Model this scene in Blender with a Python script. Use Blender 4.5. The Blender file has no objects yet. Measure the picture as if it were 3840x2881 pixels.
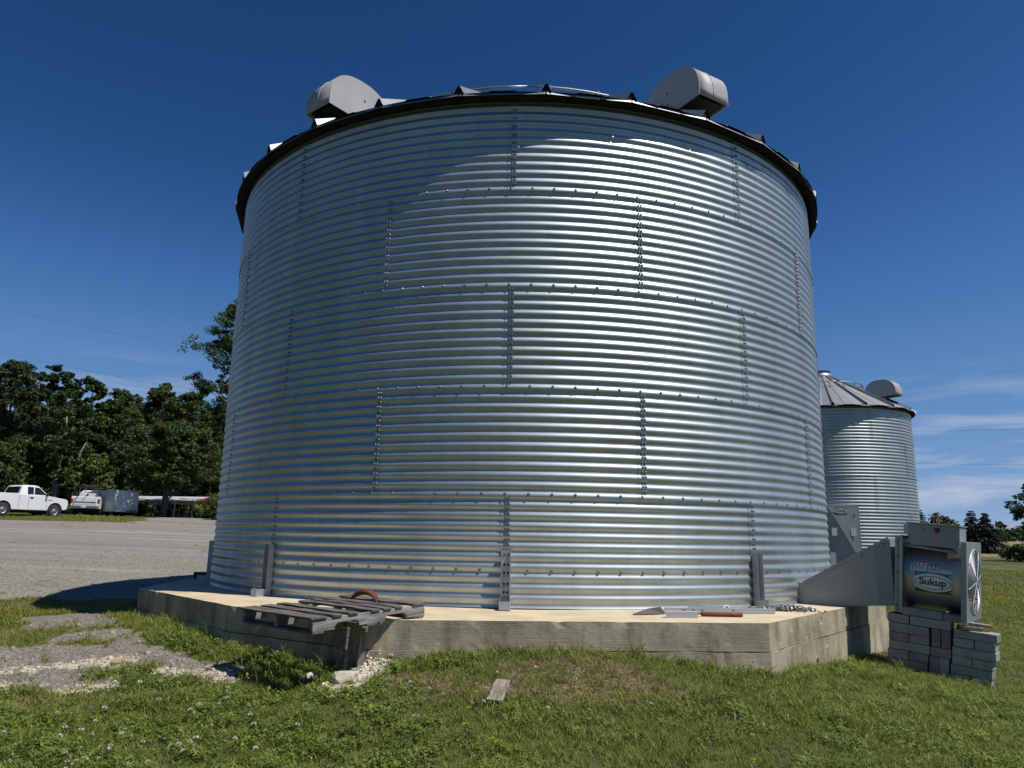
import bpy, bmesh, math, random
import numpy as np
from mathutils import Matrix, Vector
random.seed(7); RNG = np.random.default_rng(7)
sc = bpy.context.scene
COL = sc.collection
PI = math.pi
rad = math.radians

# ------------------------------------------------------------------ camera
F_PX, PITCH, ROLL, EYE, BIN_Y, YAW, PHASE = 2793.83, .202747, .018655, .69099, 12.22432, -.014536, -.0357298
_fw = np.array([math.sin(YAW)*math.cos(PITCH), math.cos(YAW)*math.cos(PITCH), math.sin(PITCH)])
_r0 = np.array([math.cos(YAW), -math.sin(YAW), 0.0]); _u0 = np.cross(_r0, _fw)
_r = _r0*math.cos(ROLL)+_u0*math.sin(ROLL); _u = _u0*math.cos(ROLL)-_r0*math.sin(ROLL)
cam_d = bpy.data.cameras.new('camera'); cam = bpy.data.objects.new('camera', cam_d); COL.objects.link(cam)
cam_d.sensor_width = 36.0; cam_d.sensor_fit = 'HORIZONTAL'; cam_d.lens = F_PX/3840*36.0
cam_d.clip_start = .05; cam_d.clip_end = 9000
cam.matrix_world = Matrix(((_r[0], _u[0], -_fw[0], 0), (_r[1], _u[1], -_fw[1], 0), (_r[2], _u[2], -_fw[2], EYE), (0, 0, 0, 1)))
sc.camera = cam

# ------------------------------------------------------------------ sky, sun, exposure
SUN_AZ, SUN_EL = rad(65), rad(60.5)          # azimuth measured from -Y towards +X
sun_dir = Vector((math.sin(SUN_AZ)*math.cos(SUN_EL), -math.cos(SUN_AZ)*math.cos(SUN_EL), math.sin(SUN_EL)))
w = bpy.data.worlds.new('World'); sc.world = w; w.use_nodes = True
nt = w.node_tree; nt.nodes.clear()
def N(tree, typ, **kw):
    n = tree.nodes.new(typ)
    for k, v in kw.items():
        if k.startswith('in_'):
            key = k[3:]
            key = int(key) if key.isdigit() else key
            n.inputs[key].default_value = v
        else: setattr(n, k, v)
    return n
wo = N(nt, 'ShaderNodeOutputWorld'); bg = N(nt, 'ShaderNodeBackground')
sky = N(nt, 'ShaderNodeTexSky'); sky.sky_type = 'NISHITA'; sky.sun_disc = False
sky.sun_elevation = SUN_EL; sky.sun_rotation = math.atan2(sun_dir.x, sun_dir.y)
sky.altitude = 200; sky.air_density = .7; sky.dust_density = 0.0; sky.ozone_density = 8.0
bg.inputs['Strength'].default_value = .1
# the photo's deep-blue tone curve for clear sky, applied evenly to the whole sky
scl_a = N(nt, 'ShaderNodeVectorMath', operation='SCALE'); scl_a.inputs['Scale'].default_value = .1
crv = N(nt, 'ShaderNodeRGBCurve'); cm_ = crv.mapping; cm_.clip_max_x = 1.0
for ci, pts in enumerate(([(0, 0), (.05, .014), (.089, .062), (.116, .10), (.33, .235), (.42, .28), (1, .48)], [(0, 0), (.10, .058), (.182, .172), (.232, .232), (.52, .375), (.65, .42), (1, .55)], [(0, 0), (.24, .19), (.39, .415), (.48, .49), (.7, .60), (.83, .64), (1, .70)])):
    c_ = cm_.curves[ci]
    c_.points[0].location = pts[0]; c_.points[1].location = pts[-1]
    for p_ in pts[1:-1]: c_.points.new(*p_)
cm_.update()
scl_b = N(nt, 'ShaderNodeVectorMath', operation='SCALE'); scl_b.inputs['Scale'].default_value = 10.0
# thin cirrus low over the horizon
tc = N(nt, 'ShaderNodeTexCoord'); sep = N(nt, 'ShaderNodeSeparateXYZ'); nt.links.new(tc.outputs['Generated'], sep.inputs[0])
mp = N(nt, 'ShaderNodeMapping'); mp.inputs['Scale'].default_value = (2.2, 2.2, 17); mp.inputs['Location'].default_value = (3.1, .4, 1.3)
mp.inputs['Rotation'].default_value = (0, .03, 0)
nt.links.new(tc.outputs['Generated'], mp.inputs[0])
nz = N(nt, 'ShaderNodeTexNoise', in_Scale=2.3, in_Detail=7.0, in_Roughness=.55, in_Distortion=.35); nt.links.new(mp.outputs[0], nz.inputs['Vector'])
cr = N(nt, 'ShaderNodeMapRange', in_1=.46, in_2=.72, in_3=0.0, in_4=.9); nt.links.new(nz.outputs['Fac'], cr.inputs[0])
el = N(nt, 'ShaderNodeMapRange', in_1=.215, in_2=.12, in_3=0.0, in_4=1.0); el.clamp = True; nt.links.new(sep.outputs['Z'], el.inputs[0])
mu = N(nt, 'ShaderNodeMath', operation='MULTIPLY'); nt.links.new(cr.outputs[0], mu.inputs[0]); nt.links.new(el.outputs[0], mu.inputs[1])
mix = N(nt, 'ShaderNodeMix', data_type='RGBA'); mix.inputs['B'].default_value = (5.4, 5.9, 6.9, 1)
nt.links.new(sky.outputs[0], scl_a.inputs[0]); nt.links.new(scl_a.outputs[0], crv.inputs['Color']); nt.links.new(crv.outputs[0], scl_b.inputs[0])
nt.links.new(scl_b.outputs[0], mix.inputs['A']); nt.links.new(mu.outputs[0], mix.inputs['Factor'])
nt.links.new(mix.outputs['Result'], bg.inputs['Color']); nt.links.new(bg.outputs[0], wo.inputs[0])
sl = bpy.data.lights.new('sun', 'SUN'); sl.energy = 5.0; sl.angle = rad(.53); sl.color = (1.0, .935, .84)
sun = bpy.data.objects.new('sun', sl); COL.objects.link(sun)
sun.rotation_euler = sun_dir.to_track_quat('Z', 'Y').to_euler(); sun.location = (20, -10, 40)
vs = sc.view_settings; vs.view_transform = 'Standard'; vs.look = 'None'; vs.exposure = 0.0; vs.gamma = 1.0; vs.use_curve_mapping = False
sc.cycles.max_bounces = 6; sc.cycles.diffuse_bounces = 3; sc.cycles.glossy_bounces = 3; sc.cycles.transparent_max_bounces = 6

# ------------------------------------------------------------------ helpers
EYEV = np.array([0, 0, EYE])
def ray(x, y): return _fw+_r*(x-1920)/F_PX-_u*(y-1440.5)/F_PX
def at(x, y, d):
    v = ray(x, y); return Vector(EYEV+v*(d/math.hypot(v[0], v[1])))
def onz(x, y, z=0.0):
    v = ray(x, y); return Vector(EYEV+v*((z-EYE)/v[2]))
# terrain: smooth radial-basis surface through surveyed heights
CP = np.array([(-4.6,9.25,-.27),(-3.5,8.05,-.29),(-2.3,7.0,-.36),(-1.7,6.55,-.44),(-1.35,6.3,-.42),(-1.0,6.3,-.33),(-.5,6.4,-.26),(.1,6.45,-.22),(.8,6.5,-.24),(1.4,6.55,-.30),(2.1,6.6,-.45),(2.75,7.3,-.47),(3.5,8.3,-.53),(4.1,9.0,-.57),(4.6,10.2,-.62),
(3.9,8.2,-.56),(4.7,7.5,-.71),(5.2,7.4,-.77),
(0,0,-.98),(-2,3,-.85),(2,3,-.9),(0,4.8,-.62),(-2,5,-.64),(2,5.2,-.66),(-3.6,6.4,-.50),(-4.5,7.5,-.42),(4.5,5,-.85),
(-6.8,9.6,-.42),(-7,11.2,-.40),(-6,13.5,-.36),(-9,14,-.25),(-5,16,-.25),(-14,24,.25),(-6,24,.15),(-29.6,42.8,1.1),(-19.5,48.2,1.08),(-32,52.0,1.62),(-24,60,1.7),(-35,60,1.75),(-20,58,1.5),(-40,80,2.2),(-10,60,1.4),
(0,20,-.3),(8,14,-.75),(10,26,-.55),(14,22,-.8),(20,20,-1.1),(20,40,-1.0),(40,66,-.9),(51,86,-.7),(70,118,.45),(102,172,1.9),(60,60,-1.0),
(-40,5,.0),(40,0,-1.6),(0,-40,-1.2),(-60,60,2.2),(0,150,2.0),(-80,150,3.5),(180,180,2.2),(180,0,-1.5),(-180,0,1.5),(0,-180,-1.),(0,220,2.2),(150,-150,-1.5),(-150,-150,0.5),(-150,150,3.5)], float)
def _fit(c):
    n = len(c); d = np.linalg.norm(c[:, None, :2]-c[None, :, :2], axis=2); Pm = np.c_[np.ones(n), c[:, :2]]
    A = np.zeros((n+3, n+3)); A[:n, :n] = -d; A[:n, n:] = Pm; A[n:, :n] = Pm.T
    return np.linalg.solve(A, np.r_[c[:, 2], 0, 0, 0])
_W = _fit(CP)
def gz(x, y):
    x = np.asarray(x, float); y = np.asarray(y, float); sh = x.shape
    x = x.ravel(); y = y.ravel(); r = np.hypot(x, y); k = np.minimum(1, 200/np.maximum(r, 1e-6)); x = x*k; y = y*k
    out = _W[-3]+_W[-2]*x+_W[-1]*y
    for (a, b, _), q in zip(CP, _W): out = out-q*np.sqrt((x-a)**2+(y-b)**2+.15)
    return out.reshape(sh)
def g1(x, y): return float(gz(np.array([x]), np.array([y]))[0])
def _hash(i, j, s):
    h = (i*374761393+j*668265263+s*2147483647) & 0xffffffff
    h = ((h ^ (h >> 13))*1274126177) & 0xffffffff
    return ((h ^ (h >> 16)) & 0xffff)/65535.0
def vnoise(x, y, s=0):
    x = np.asarray(x, float); y = np.asarray(y, float)
    i = np.floor(x).astype(np.int64); j = np.floor(y).astype(np.int64); fx = x-i; fy = y-j
    fx = fx*fx*(3-2*fx); fy = fy*fy*(3-2*fy)
    return ((_hash(i, j, s)*(1-fx)+_hash(i+1, j, s)*fx)*(1-fy)+(_hash(i, j+1, s)*(1-fx)+_hash(i+1, j+1, s)*fx)*fy)
def fbm(x, y, sc_=1.0, oc=4, s=0):
    t = 0; a = .5; n = 0
    for k in range(oc): t = t+a*vnoise(x*sc_, y*sc_, s+k*17); n += a; a *= .5; sc_ *= 2.03
    return t/n
def sstep(a, b, x): t = np.clip((x-a)/(b-a), 0, 1); return t*t*(3-2*t)

class MB:
    """collects polygons; build() links them as one mesh object"""
    def __init__(self): self.v = []; self.f = []; self.s = []
    def add(self, verts, faces, smooth=False):
        o = len(self.v); self.v += [tuple(p) for p in verts]
        for f in faces: self.f.append(tuple(i+o for i in f)); self.s.append(smooth)
        return self
    def box(self, c, d, rot=None):
        hx, hy, hz = d[0]/2, d[1]/2, d[2]/2
        p = [Vector((sx*hx, sy*hy, sz*hz)) for sx in (-1, 1) for sy in (-1, 1) for sz in (-1, 1)]
        if rot is not None: p = [rot @ q for q in p]
        c = Vector(c); p = [q+c for q in p]
        return self.add(p, [(0, 1, 3, 2), (4, 6, 7, 5), (0, 4, 5, 1), (2, 3, 7, 6), (0, 2, 6, 4), (1, 5, 7, 3)])
    def hexa(self, p, smooth=False):   # 8 points: bottom 4 ccw, top 4 ccw
        return self.add(p, [(3, 2, 1, 0), (4, 5, 6, 7), (0, 1, 5, 4), (1, 2, 6, 5), (2, 3, 7, 6), (3, 0, 4, 7)], smooth)
    def prism(self, prof, y0, y1, axis='y', smooth=False):
        n = len(prof)
        if axis == 'y': a = [(x, y0, z) for x, z in prof]; b = [(x, y1, z) for x, z in prof]
        elif axis == 'x': a = [(y0, x, z) for x, z in prof]; b = [(y1, x, z) for x, z in prof]
        else: a = [(x, z, y0) for x, z in prof]; b = [(x, z, y1) for x, z in prof]
        self.add(a+b, [tuple(range(n)), tuple(range(2*n-1, n-1, -1))])
        o = len(self.v)-2*n
        for i in range(n): self.f.append((o+i, o+n+i, o+n+(i+1) % n, o+(i+1) % n)); self.s.append(smooth)
        return self
    def tube(self, pts, r, seg=8, cap=True):
        pts = [Vector(p) for p in pts]; n = len(pts); r = r if isinstance(r, (list, tuple)) else [r]*n
        vs_ = []; ref = None
        for i, p in enumerate(pts):
            t = (pts[min(i+1, n-1)]-pts[max(i-1, 0)]).normalized()
            if ref is None: ref = t.orthogonal().normalized()
            ref = (ref-t*ref.dot(t)); ref = ref.normalized() if ref.length > 1e-6 else t.orthogonal().normalized()
            b = t.cross(ref)
            vs_ += [p+(ref*math.cos(2*PI*k/seg)+b*math.sin(2*PI*k/seg))*r[i] for k in range(seg)]
        fs = [(i*seg+k, i*seg+(k+1) % seg, (i+1)*seg+(k+1) % seg, (i+1)*seg+k) for i in range(n-1) for k in range(seg)]
        self.add(vs_, fs, True)
        if cap:
            o = len(self.v)-len(vs_); self.f.append(tuple(o+k for k in range(seg-1, -1, -1))); self.s.append(False)
            o2 = o+(n-1)*seg; self.f.append(tuple(o2+k for k in range(seg))); self.s.append(False)
        return self
    def lathe(self, prof, seg=24, axis='z', c=(0, 0, 0), smooth=True):   # prof [(r,h)]
        vs_ = []
        for r, h in prof:
            for k in range(seg):
                a = 2*PI*k/seg; x, y = r*math.cos(a), r*math.sin(a)
                q = (x, y, h) if axis == 'z' else ((h, x, y) if axis == 'x' else (x, h, y))
                vs_.append((q[0]+c[0], q[1]+c[1], q[2]+c[2]))
        m = len(prof)
        self.add(vs_, [(i*seg+k, i*seg+(k+1) % seg, (i+1)*seg+(k+1) % seg, (i+1)*seg+k) for i in range(m-1) for k in range(seg)], smooth)
        return self
    def mesh(self, name, mat):
        me = bpy.data.meshes.new(name); me.from_pydata(self.v, [], self.f); me.validate(clean_customdata=False)
        if len(me.polygons) == len(self.s): me.polygons.foreach_set('use_smooth', self.s)
        bm = bmesh.new(); bm.from_mesh(me); bmesh.ops.recalc_face_normals(bm, faces=bm.faces); bm.to_mesh(me); bm.free()
        me.materials.append(mat); me.update(); return me
    def build(self, name, mat, parent=None, bevel=0, seg=2):
        o = bpy.data.objects.new(name, self.mesh(name, mat)); COL.objects.link(o)
        if parent is not None: o.parent = parent
        if bevel:
            m = o.modifiers.new('bevel', 'BEVEL'); m.width = bevel; m.segments = seg; m.limit_method = 'ANGLE'; m.angle_limit = rad(35)
        return o
def link(me, name, parent=None, loc=(0, 0, 0), rz=0.0):
    o = bpy.data.objects.new(name, me); COL.objects.link(o); o.location = loc; o.rotation_euler = (0, 0, rz)
    if parent is not None: o.parent = parent
    return o
def tag(o, label=None, cat=None, group=None, kind=None):
    if label: o['label'] = label
    if cat: o['category'] = cat
    if group: o['group'] = group
    if kind: o['kind'] = kind
    return o
def empty(name, loc=(0, 0, 0), rz=0.0, label=None, cat=None, group=None):
    o = bpy.data.objects.new(name, None); COL.objects.link(o); o.location = loc; o.rotation_euler = (0, 0, rz); o.empty_display_size = .2
    return tag(o, label, cat, group)

# ------------------------------------------------------------------ materials
def base_mat(name):
    m = bpy.data.materials.new(name); m.use_nodes = True; t = m.node_tree; b = t.nodes['Principled BSDF']; return m, t, b
def pmat(name, c1, c2=None, scale=4.0, rough=.6, rough2=None, metal=0.0, bump=0.0, bscale=40.0, stretch=(1, 1, 1), detail=5.0, spec=.4, world=True, thresh=(.35, .65)):
    m, t, b = base_mat(name)
    b.inputs['Metallic'].default_value = metal; b.inputs['Roughness'].default_value = rough; b.inputs['Specular IOR Level'].default_value = spec
    b.inputs['Base Color'].default_value = (*c1, 1)
    if world: g = N(t, 'ShaderNodeNewGeometry'); src = g.outputs['Position']
    else: g = N(t, 'ShaderNodeTexCoord'); src = g.outputs['Object']
    mp = N(t, 'ShaderNodeMapping'); mp.inputs['Scale'].default_value = stretch; t.links.new(src, mp.inputs[0])
    if c2:
        n = N(t, 'ShaderNodeTexNoise', in_Scale=scale, in_Detail=detail, in_Roughness=.6); t.links.new(mp.outputs[0], n.inputs['Vector'])
        r = N(t, 'ShaderNodeMapRange', in_1=thresh[0], in_2=thresh[1]); t.links.new(n.outputs['Fac'], r.inputs[0])
        x = N(t, 'ShaderNodeMix', data_type='RGBA'); x.inputs['A'].default_value = (*c1, 1); x.inputs['B'].default_value = (*c2, 1)
        t.links.new(r.outputs[0], x.inputs['Factor']); t.links.new(x.outputs['Result'], b.inputs['Base Color'])
        if rough2 is not None:
            q = N(t, 'ShaderNodeMapRange', in_1=.3, in_2=.7, in_3=rough, in_4=rough2); t.links.new(n.outputs['Fac'], q.inputs[0]); t.links.new(q.outputs[0], b.inputs['Roughness'])
    if bump:
        n2 = N(t, 'ShaderNodeTexNoise', in_Scale=bscale, in_Detail=6.0, in_Roughness=.65); t.links.new(mp.outputs[0], n2.inputs['Vector'])
        bp = N(t, 'ShaderNodeBump', in_Strength=bump, in_Distance=.02); t.links.new(n2.outputs['Fac'], bp.inputs['Height']); t.links.new(bp.outputs[0], b.inputs['Normal'])
    return m
def galv_mat(name, c1, c2, r1, r2, spangle=45.0, dull=.55, dullmix=.5):
    """hot-dip galvanised sheet: spangle, handling smears, faint vertical run-off"""
    m, t, b = base_mat(name); b.inputs['Metallic'].default_value = 1.0
    g = N(t, 'ShaderNodeNewGeometry')
    vo = N(t, 'ShaderNodeTexVoronoi', in_Scale=spangle); t.links.new(g.outputs['Position'], vo.inputs['Vector'])
    bw = N(t, 'ShaderNodeSeparateColor'); t.links.new(vo.outputs['Color'], bw.inputs[0])
    n1 = N(t, 'ShaderNodeTexNoise', in_Scale=1.1, in_Detail=6.0, in_Roughness=.62)
    mp = N(t, 'ShaderNodeMapping'); mp.inputs['Scale'].default_value = (3.2, 3.2, .45); t.links.new(g.outputs['Position'], mp.inputs[0])
    mp2 = N(t, 'ShaderNodeMapping'); mp2.inputs['Scale'].default_value = (.9, .9, 5.0); t.links.new(g.outputs['Position'], mp2.inputs[0])
    t.links.new(mp.outputs[0], n1.inputs['Vector'])
    n3 = N(t, 'ShaderNodeTexNoise', in_Scale=1.6, in_Detail=5.0, in_Roughness=.6); t.links.new(mp2.outputs[0], n3.inputs['Vector'])
    a1 = N(t, 'ShaderNodeMath', operation='MULTIPLY_ADD', in_1=.07, in_2=.06); t.links.new(bw.outputs[0], a1.inputs[0])
    a2 = N(t, 'ShaderNodeMath', operation='MULTIPLY_ADD', in_1=.75); t.links.new(n1.outputs['Fac'], a2.inputs[0]); t.links.new(a1.outputs[0], a2.inputs[2])
    a3 = N(t, 'ShaderNodeMath', operation='MULTIPLY_ADD', in_1=.45); t.links.new(n3.outputs['Fac'], a3.inputs[0]); t.links.new(a2.outputs[0], a3.inputs[2])
    oi = N(t, 'ShaderNodeObjectInfo'); a4 = N(t, 'ShaderNodeMath', operation='MULTIPLY_ADD', in_1=.13); t.links.new(oi.outputs['Random'], a4.inputs[0]); t.links.new(a3.outputs[0], a4.inputs[2]); a3 = a4
    r = N(t, 'ShaderNodeMapRange', in_1=.50, in_2=1.15); t.links.new(a3.outputs[0], r.inputs[0])
    x = N(t, 'ShaderNodeMix', data_type='RGBA'); x.inputs['A'].default_value = (*c1, 1); x.inputs['B'].default_value = (*c2, 1)
    t.links.new(r.outputs[0], x.inputs['Factor']); t.links.new(x.outputs['Result'], b.inputs['Base Color'])
    q = N(t, 'ShaderNodeMapRange', in_1=.50, in_2=1.15, in_3=r2, in_4=r1); t.links.new(a3.outputs[0], q.inputs[0]); t.links.new(q.outputs[0], b.inputs['Roughness'])
    n4 = N(t, 'ShaderNodeTexNoise', in_Scale=9.0, in_Detail=3.0); t.links.new(g.outputs['Position'], n4.inputs['Vector'])
    bp = N(t, 'ShaderNodeBump', in_Strength=.06, in_Distance=.01); t.links.new(n4.outputs['Fac'], bp.inputs['Height']); t.links.new(bp.outputs[0], b.inputs['Normal'])
    b2 = N(t, 'ShaderNodeBsdfPrincipled'); b2.inputs['Metallic'].default_value = .72; b2.inputs['Roughness'].default_value = dull; t.links.new(x.outputs['Result'], b2.inputs['Base Color'])
    ms = N(t, 'ShaderNodeMixShader'); ms.inputs[0].default_value = dullmix; t.links.new(b.outputs[0], ms.inputs[1]); t.links.new(b2.outputs[0], ms.inputs[2])
    t.links.new(ms.outputs[0], t.nodes['Material Output'].inputs['Surface'])
    return m
M = {}
M['galv'] = galv_mat('galvanised_wall', (.335, .385, .395), (.56, .62, .632), .33, .43, dullmix=.55)
M['galv_roof'] = galv_mat('galvanised_roof', (.24, .26, .275), (.36, .385, .40), .42, .54, dullmix=.6)
M['galv_fan'] = galv_mat('galvanised_fan', (.32, .345, .35), (.46, .485, .49), .38, .48, 30, dullmix=.85)
M['zinc'] = pmat('zinc_bolt', (.34, .35, .36), (.24, .25, .25), 60, .36, .5, metal=1.0)
M['bracket'] = galv_mat('bracket_steel', (.40, .44, .47), (.58, .62, .65), .45, .55, 60)
M['eave_shade'] = pmat('dark_eave_seal', (.014, .014, .016), (.03, .03, .03), 8, .95, spec=.05)  # near-black colour painting the shade under eaves and inside rib ends
M['hood'] = pmat('vent_hood_plastic_grey', (.36, .36, .37), (.42, .42, .43), 2.0, .55, spec=.35, bump=.02, bscale=30)
M['dark'] = pmat('dark_opening', (.012, .012, .013), None, rough=.8)
M['greypaint'] = pmat('grey_powder_coat', (.23, .265, .29), (.28, .315, .34), 2.5, .42, .5, spec=.5, bump=.01, bscale=120)
M['greypaint2'] = pmat('grey_powder_coat_dull', (.26, .285, .29), (.33, .355, .36), 1.8, .5, .6, spec=.4, stretch=(1, 1, .5))
M['conc_top'] = pmat('trowelled_concrete', (.47, .395, .27), (.63, .535, .375), 2.4, .85, bump=.08, bscale=22)
M['rubber'] = pmat('black_rubber', (.02, .02, .02), (.035, .033, .03), 6, .8, bump=.1, bscale=50)
M['rust'] = pmat('rusty_steel', (.10, .028, .014), (.17, .055, .025), 14, .8, bump=.12, bscale=90)
M['rust2'] = pmat('rust_red_tube', (.13, .035, .025), (.2, .06, .04), 22, .7, bump=.1, bscale=90)
M['white'] = pmat('white_vehicle_paint', (.74, .75, .76), (.70, .71, .72), 1, .28, spec=.6)
M['trailer'] = pmat('white_trailer_skin', (.54, .56, .57), (.46, .48, .49), 1.5, .4, spec=.5)
M['glass'] = pmat('tinted_window_glass', (.012, .016, .018), None, rough=.06, spec=.8)
M['chrome'] = pmat('chrome', (.50, .50, .50), None, rough=.38, metal=1)
M['blackplastic'] = pmat('black_trim_plastic', (.025, .026, .028), (.035, .035, .036), 5, .55)
M['red'] = pmat('red_lens', (.45, .02, .02), None, rough=.25)
M['redtrim'] = pmat('red_trim_metal', (.55, .06, .035), (.48, .05, .03), 3, .5)
M['amber'] = pmat('headlight_lens', (.62, .56, .46), None, rough=.15)
M['sticker_white'] = pmat('white_decal', (.74, .76, .75), (.68, .70, .70), 8, .5)
M['sticker_green'] = pmat('dark_green_decal', (.012, .10, .075), None, rough=.45)
M['sticker_teal'] = pmat('teal_decal', (.03, .22, .28), None, rough=.45)
M['sticker_ink'] = pmat('decal_ink', (.012, .075, .075), None, rough=.5)
M['ink'] = pmat('black_ink', (.03, .03, .03), None, rough=.6)
M['orange'] = pmat('orange_decal', (.65, .19, .03), None, rough=.5)
M['bluegreen'] = pmat('cyan_decal', (.10, .42, .52), None, rough=.5)
M['bluebarrel'] = pmat('blue_plastic', (.02, .035, .10), None, rough=.5)
M['bluesteel'] = galv_mat('bright_angle_steel', (.45, .49, .53), (.62, .66, .70), .35, .5, 60)
M['yellowwood'] = pmat('fresh_lumber', (.50, .34, .15), (.42, .28, .12), 6, .7)
M['limestone'] = pmat('pale_limestone', (.56, .51, .43), (.42, .37, .30), 30, .9, bump=.3, bscale=70)
M['brownrock'] = pmat('tan_rock', (.36, .25, .17), (.45, .35, .26), 12, .9, bump=.2, bscale=60)
M['bark'] = pmat('bark', (.055, .045, .035), (.10, .085, .07), 6, .95, bump=.5, bscale=12, stretch=(3, 3, .6))
M['deadbark'] = pmat('pale_dead_wood', (.30, .27, .23), (.20, .18, .15), 3, .9, bump=.3, bscale=14, stretch=(3, 3, .6))
M['creosote'] = pmat('weathered_pole', (.07, .055, .045), (.10, .085, .07), 4, .9)
M['wire'] = pmat('cable', (.03, .03, .035), None, rough=.6)
M['wall_metal'] = pmat('pale_steel_siding', (.30, .32, .34), (.36, .38, .40), 2, .55)

def concrete_side():
    m, t, b = base_mat('board_formed_concrete'); b.inputs['Roughness'].default_value = .9; b.inputs['Specular IOR Level'].default_value = .25
    g = N(t, 'ShaderNodeNewGeometry')
    def noise(scale, st, det=6, rg=.62):
        mp = N(t, 'ShaderNodeMapping'); mp.inputs['Scale'].default_value = st; t.links.new(g.outputs['Position'], mp.inputs[0])
        n = N(t, 'ShaderNodeTexNoise', in_Scale=scale, in_Detail=det, in_Roughness=rg); t.links.new(mp.outputs[0], n.inputs['Vector']); return n.outputs['Fac']
    def ramp(v, a, bb):
        r = N(t, 'ShaderNodeMapRange', in_1=a, in_2=bb); t.links.new(v, r.inputs[0]); return r.outputs[0]
    def mixc(f, A, B_):
        x = N(t, 'ShaderNodeMix', data_type='RGBA'); t.links.new(f, x.inputs['Factor'])
        for s, k in ((A, 'A'), (B_, 'B')):
            if isinstance(s, tuple): x.inputs[k].default_value = (*s, 1)
            else: t.links.new(s, x.inputs[k])
        return x.outputs['Result']
    c = mixc(ramp(noise(1.3, (1, 1, 1.6)), .35, .65), (.30, .265, .19), (.50, .445, .33))
    c = mixc(ramp(noise(4.5, (1, 1, .28)), .46, .68), c, (.17, .152, .115))          # run-off stains
    c = mixc(ramp(noise(14, (1, 1, 1)), .60, .72), c, (.58, .52, .39))
    c = mixc(ramp(noise(60, (1, 1, 1), 2), .66, .74), c, (.07, .065, .055))          # pinholes
    t.links.new(c, b.inputs['Base Color'])
    s1 = noise(6, (.5, .5, 14), 5); s2 = noise(45, (1, 1, 1), 5)
    ad = N(t, 'ShaderNodeMath', operation='ADD'); t.links.new(s1, ad.inputs[0]); t.links.new(s2, ad.inputs[1])
    bp = N(t, 'ShaderNodeBump', in_Strength=.16, in_Distance=.02); t.links.new(ad.outputs[0], bp.inputs['Height']); t.links.new(bp.outputs[0], b.inputs['Normal'])
    return m
M['conc_side'] = concrete_side()
def wood_mat(name, c1, c2, dirx=(1, 1, 1)):
    m, t, b = base_mat(name); b.inputs['Roughness'].default_value = .88; b.inputs['Specular IOR Level'].default_value = .2
    tc_ = N(t, 'ShaderNodeTexCoord'); oi = N(t, 'ShaderNodeObjectInfo')
    ad = N(t, 'ShaderNodeVectorMath', operation='ADD'); t.links.new(tc_.outputs['Object'], ad.inputs[0]); t.links.new(oi.outputs['Random'], ad.inputs[1])
    mp = N(t, 'ShaderNodeMapping'); mp.inputs['Scale'].default_value = dirx; t.links.new(ad.outputs[0], mp.inputs[0])
    n = N(t, 'ShaderNodeTexNoise', in_Scale=22, in_Detail=7.0, in_Roughness=.7, in_Distortion=.4); t.links.new(mp.outputs[0], n.inputs['Vector'])
    r = N(t, 'ShaderNodeMapRange', in_1=.36, in_2=.66); t.links.new(n.outputs['Fac'], r.inputs[0])
    x = N(t, 'ShaderNodeMix', data_type='RGBA'); x.inputs['A'].default_value = (*c1, 1); x.inputs['B'].default_value = (*c2, 1)
    t.links.new(r.outputs[0], x.inputs['Factor']); t.links.new(x.outputs['Result'], b.inputs['Base Color'])
    bp = N(t, 'ShaderNodeBump', in_Strength=.6, in_Distance=.008); t.links.new(n.outputs['Fac'], bp.inputs['Height']); t.links.new(bp.outputs[0], b.inputs['Normal'])
    return m
M['wood_x'] = wood_mat('weathered_pallet_wood', (.11, .105, .10), (.40, .385, .37), (.12, 1, 1))
M['wood_y'] = wood_mat('dark_weathered_deck_wood', (.05, .046, .043), (.21, .195, .18), (1, .12, 1))
M['wood_pale'] = wood_mat('grey_driftwood', (.17, .14, .12), (.40, .36, .32), (1, .12, 1))
M['wood_z'] = wood_mat('weathered_prop_wood', (.09, .075, .06), (.36, .31, .25), (1, 1, .12))
def block_mat():
    m, t, b = base_mat('grey_concrete_block'); b.inputs['Roughness'].default_value = .92; b.inputs['Specular IOR Level'].default_value = .2
    oi = N(t, 'ShaderNodeObjectInfo'); g = N(t, 'ShaderNodeNewGeometry')
    n = N(t, 'ShaderNodeTexNoise', in_Scale=9.0, in_Detail=6.0, in_Roughness=.7); t.links.new(g.outputs['Position'], n.inputs['Vector'])
    ad = N(t, 'ShaderNodeMath', operation='MULTIPLY_ADD', in_1=.55); t.links.new(oi.outputs['Random'], ad.inputs[0]); t.links.new(n.outputs['Fac'], ad.inputs[2])
    r = N(t, 'ShaderNodeMapRange', in_1=.35, in_2=1.1); t.links.new(ad.outputs[0], r.inputs[0])
    x = N(t, 'ShaderNodeMix', data_type='RGBA'); x.inputs['A'].default_value = (.14, .14, .14, 1); x.inputs['B'].default_value = (.40, .395, .38, 1)
    t.links.new(r.outputs[0], x.inputs['Factor']); t.links.new(x.outputs['Result'], b.inputs['Base Color'])
    n2 = N(t, 'ShaderNodeTexNoise', in_Scale=120.0, in_Detail=4.0); t.links.new(g.outputs['Position'], n2.inputs['Vector'])
    bp = N(t, 'ShaderNodeBump', in_Strength=.35, in_Distance=.006); t.links.new(n2.outputs['Fac'], bp.inputs['Height']); t.links.new(bp.outputs[0], b.inputs['Normal'])
    return m
M['block'] = block_mat()

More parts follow.
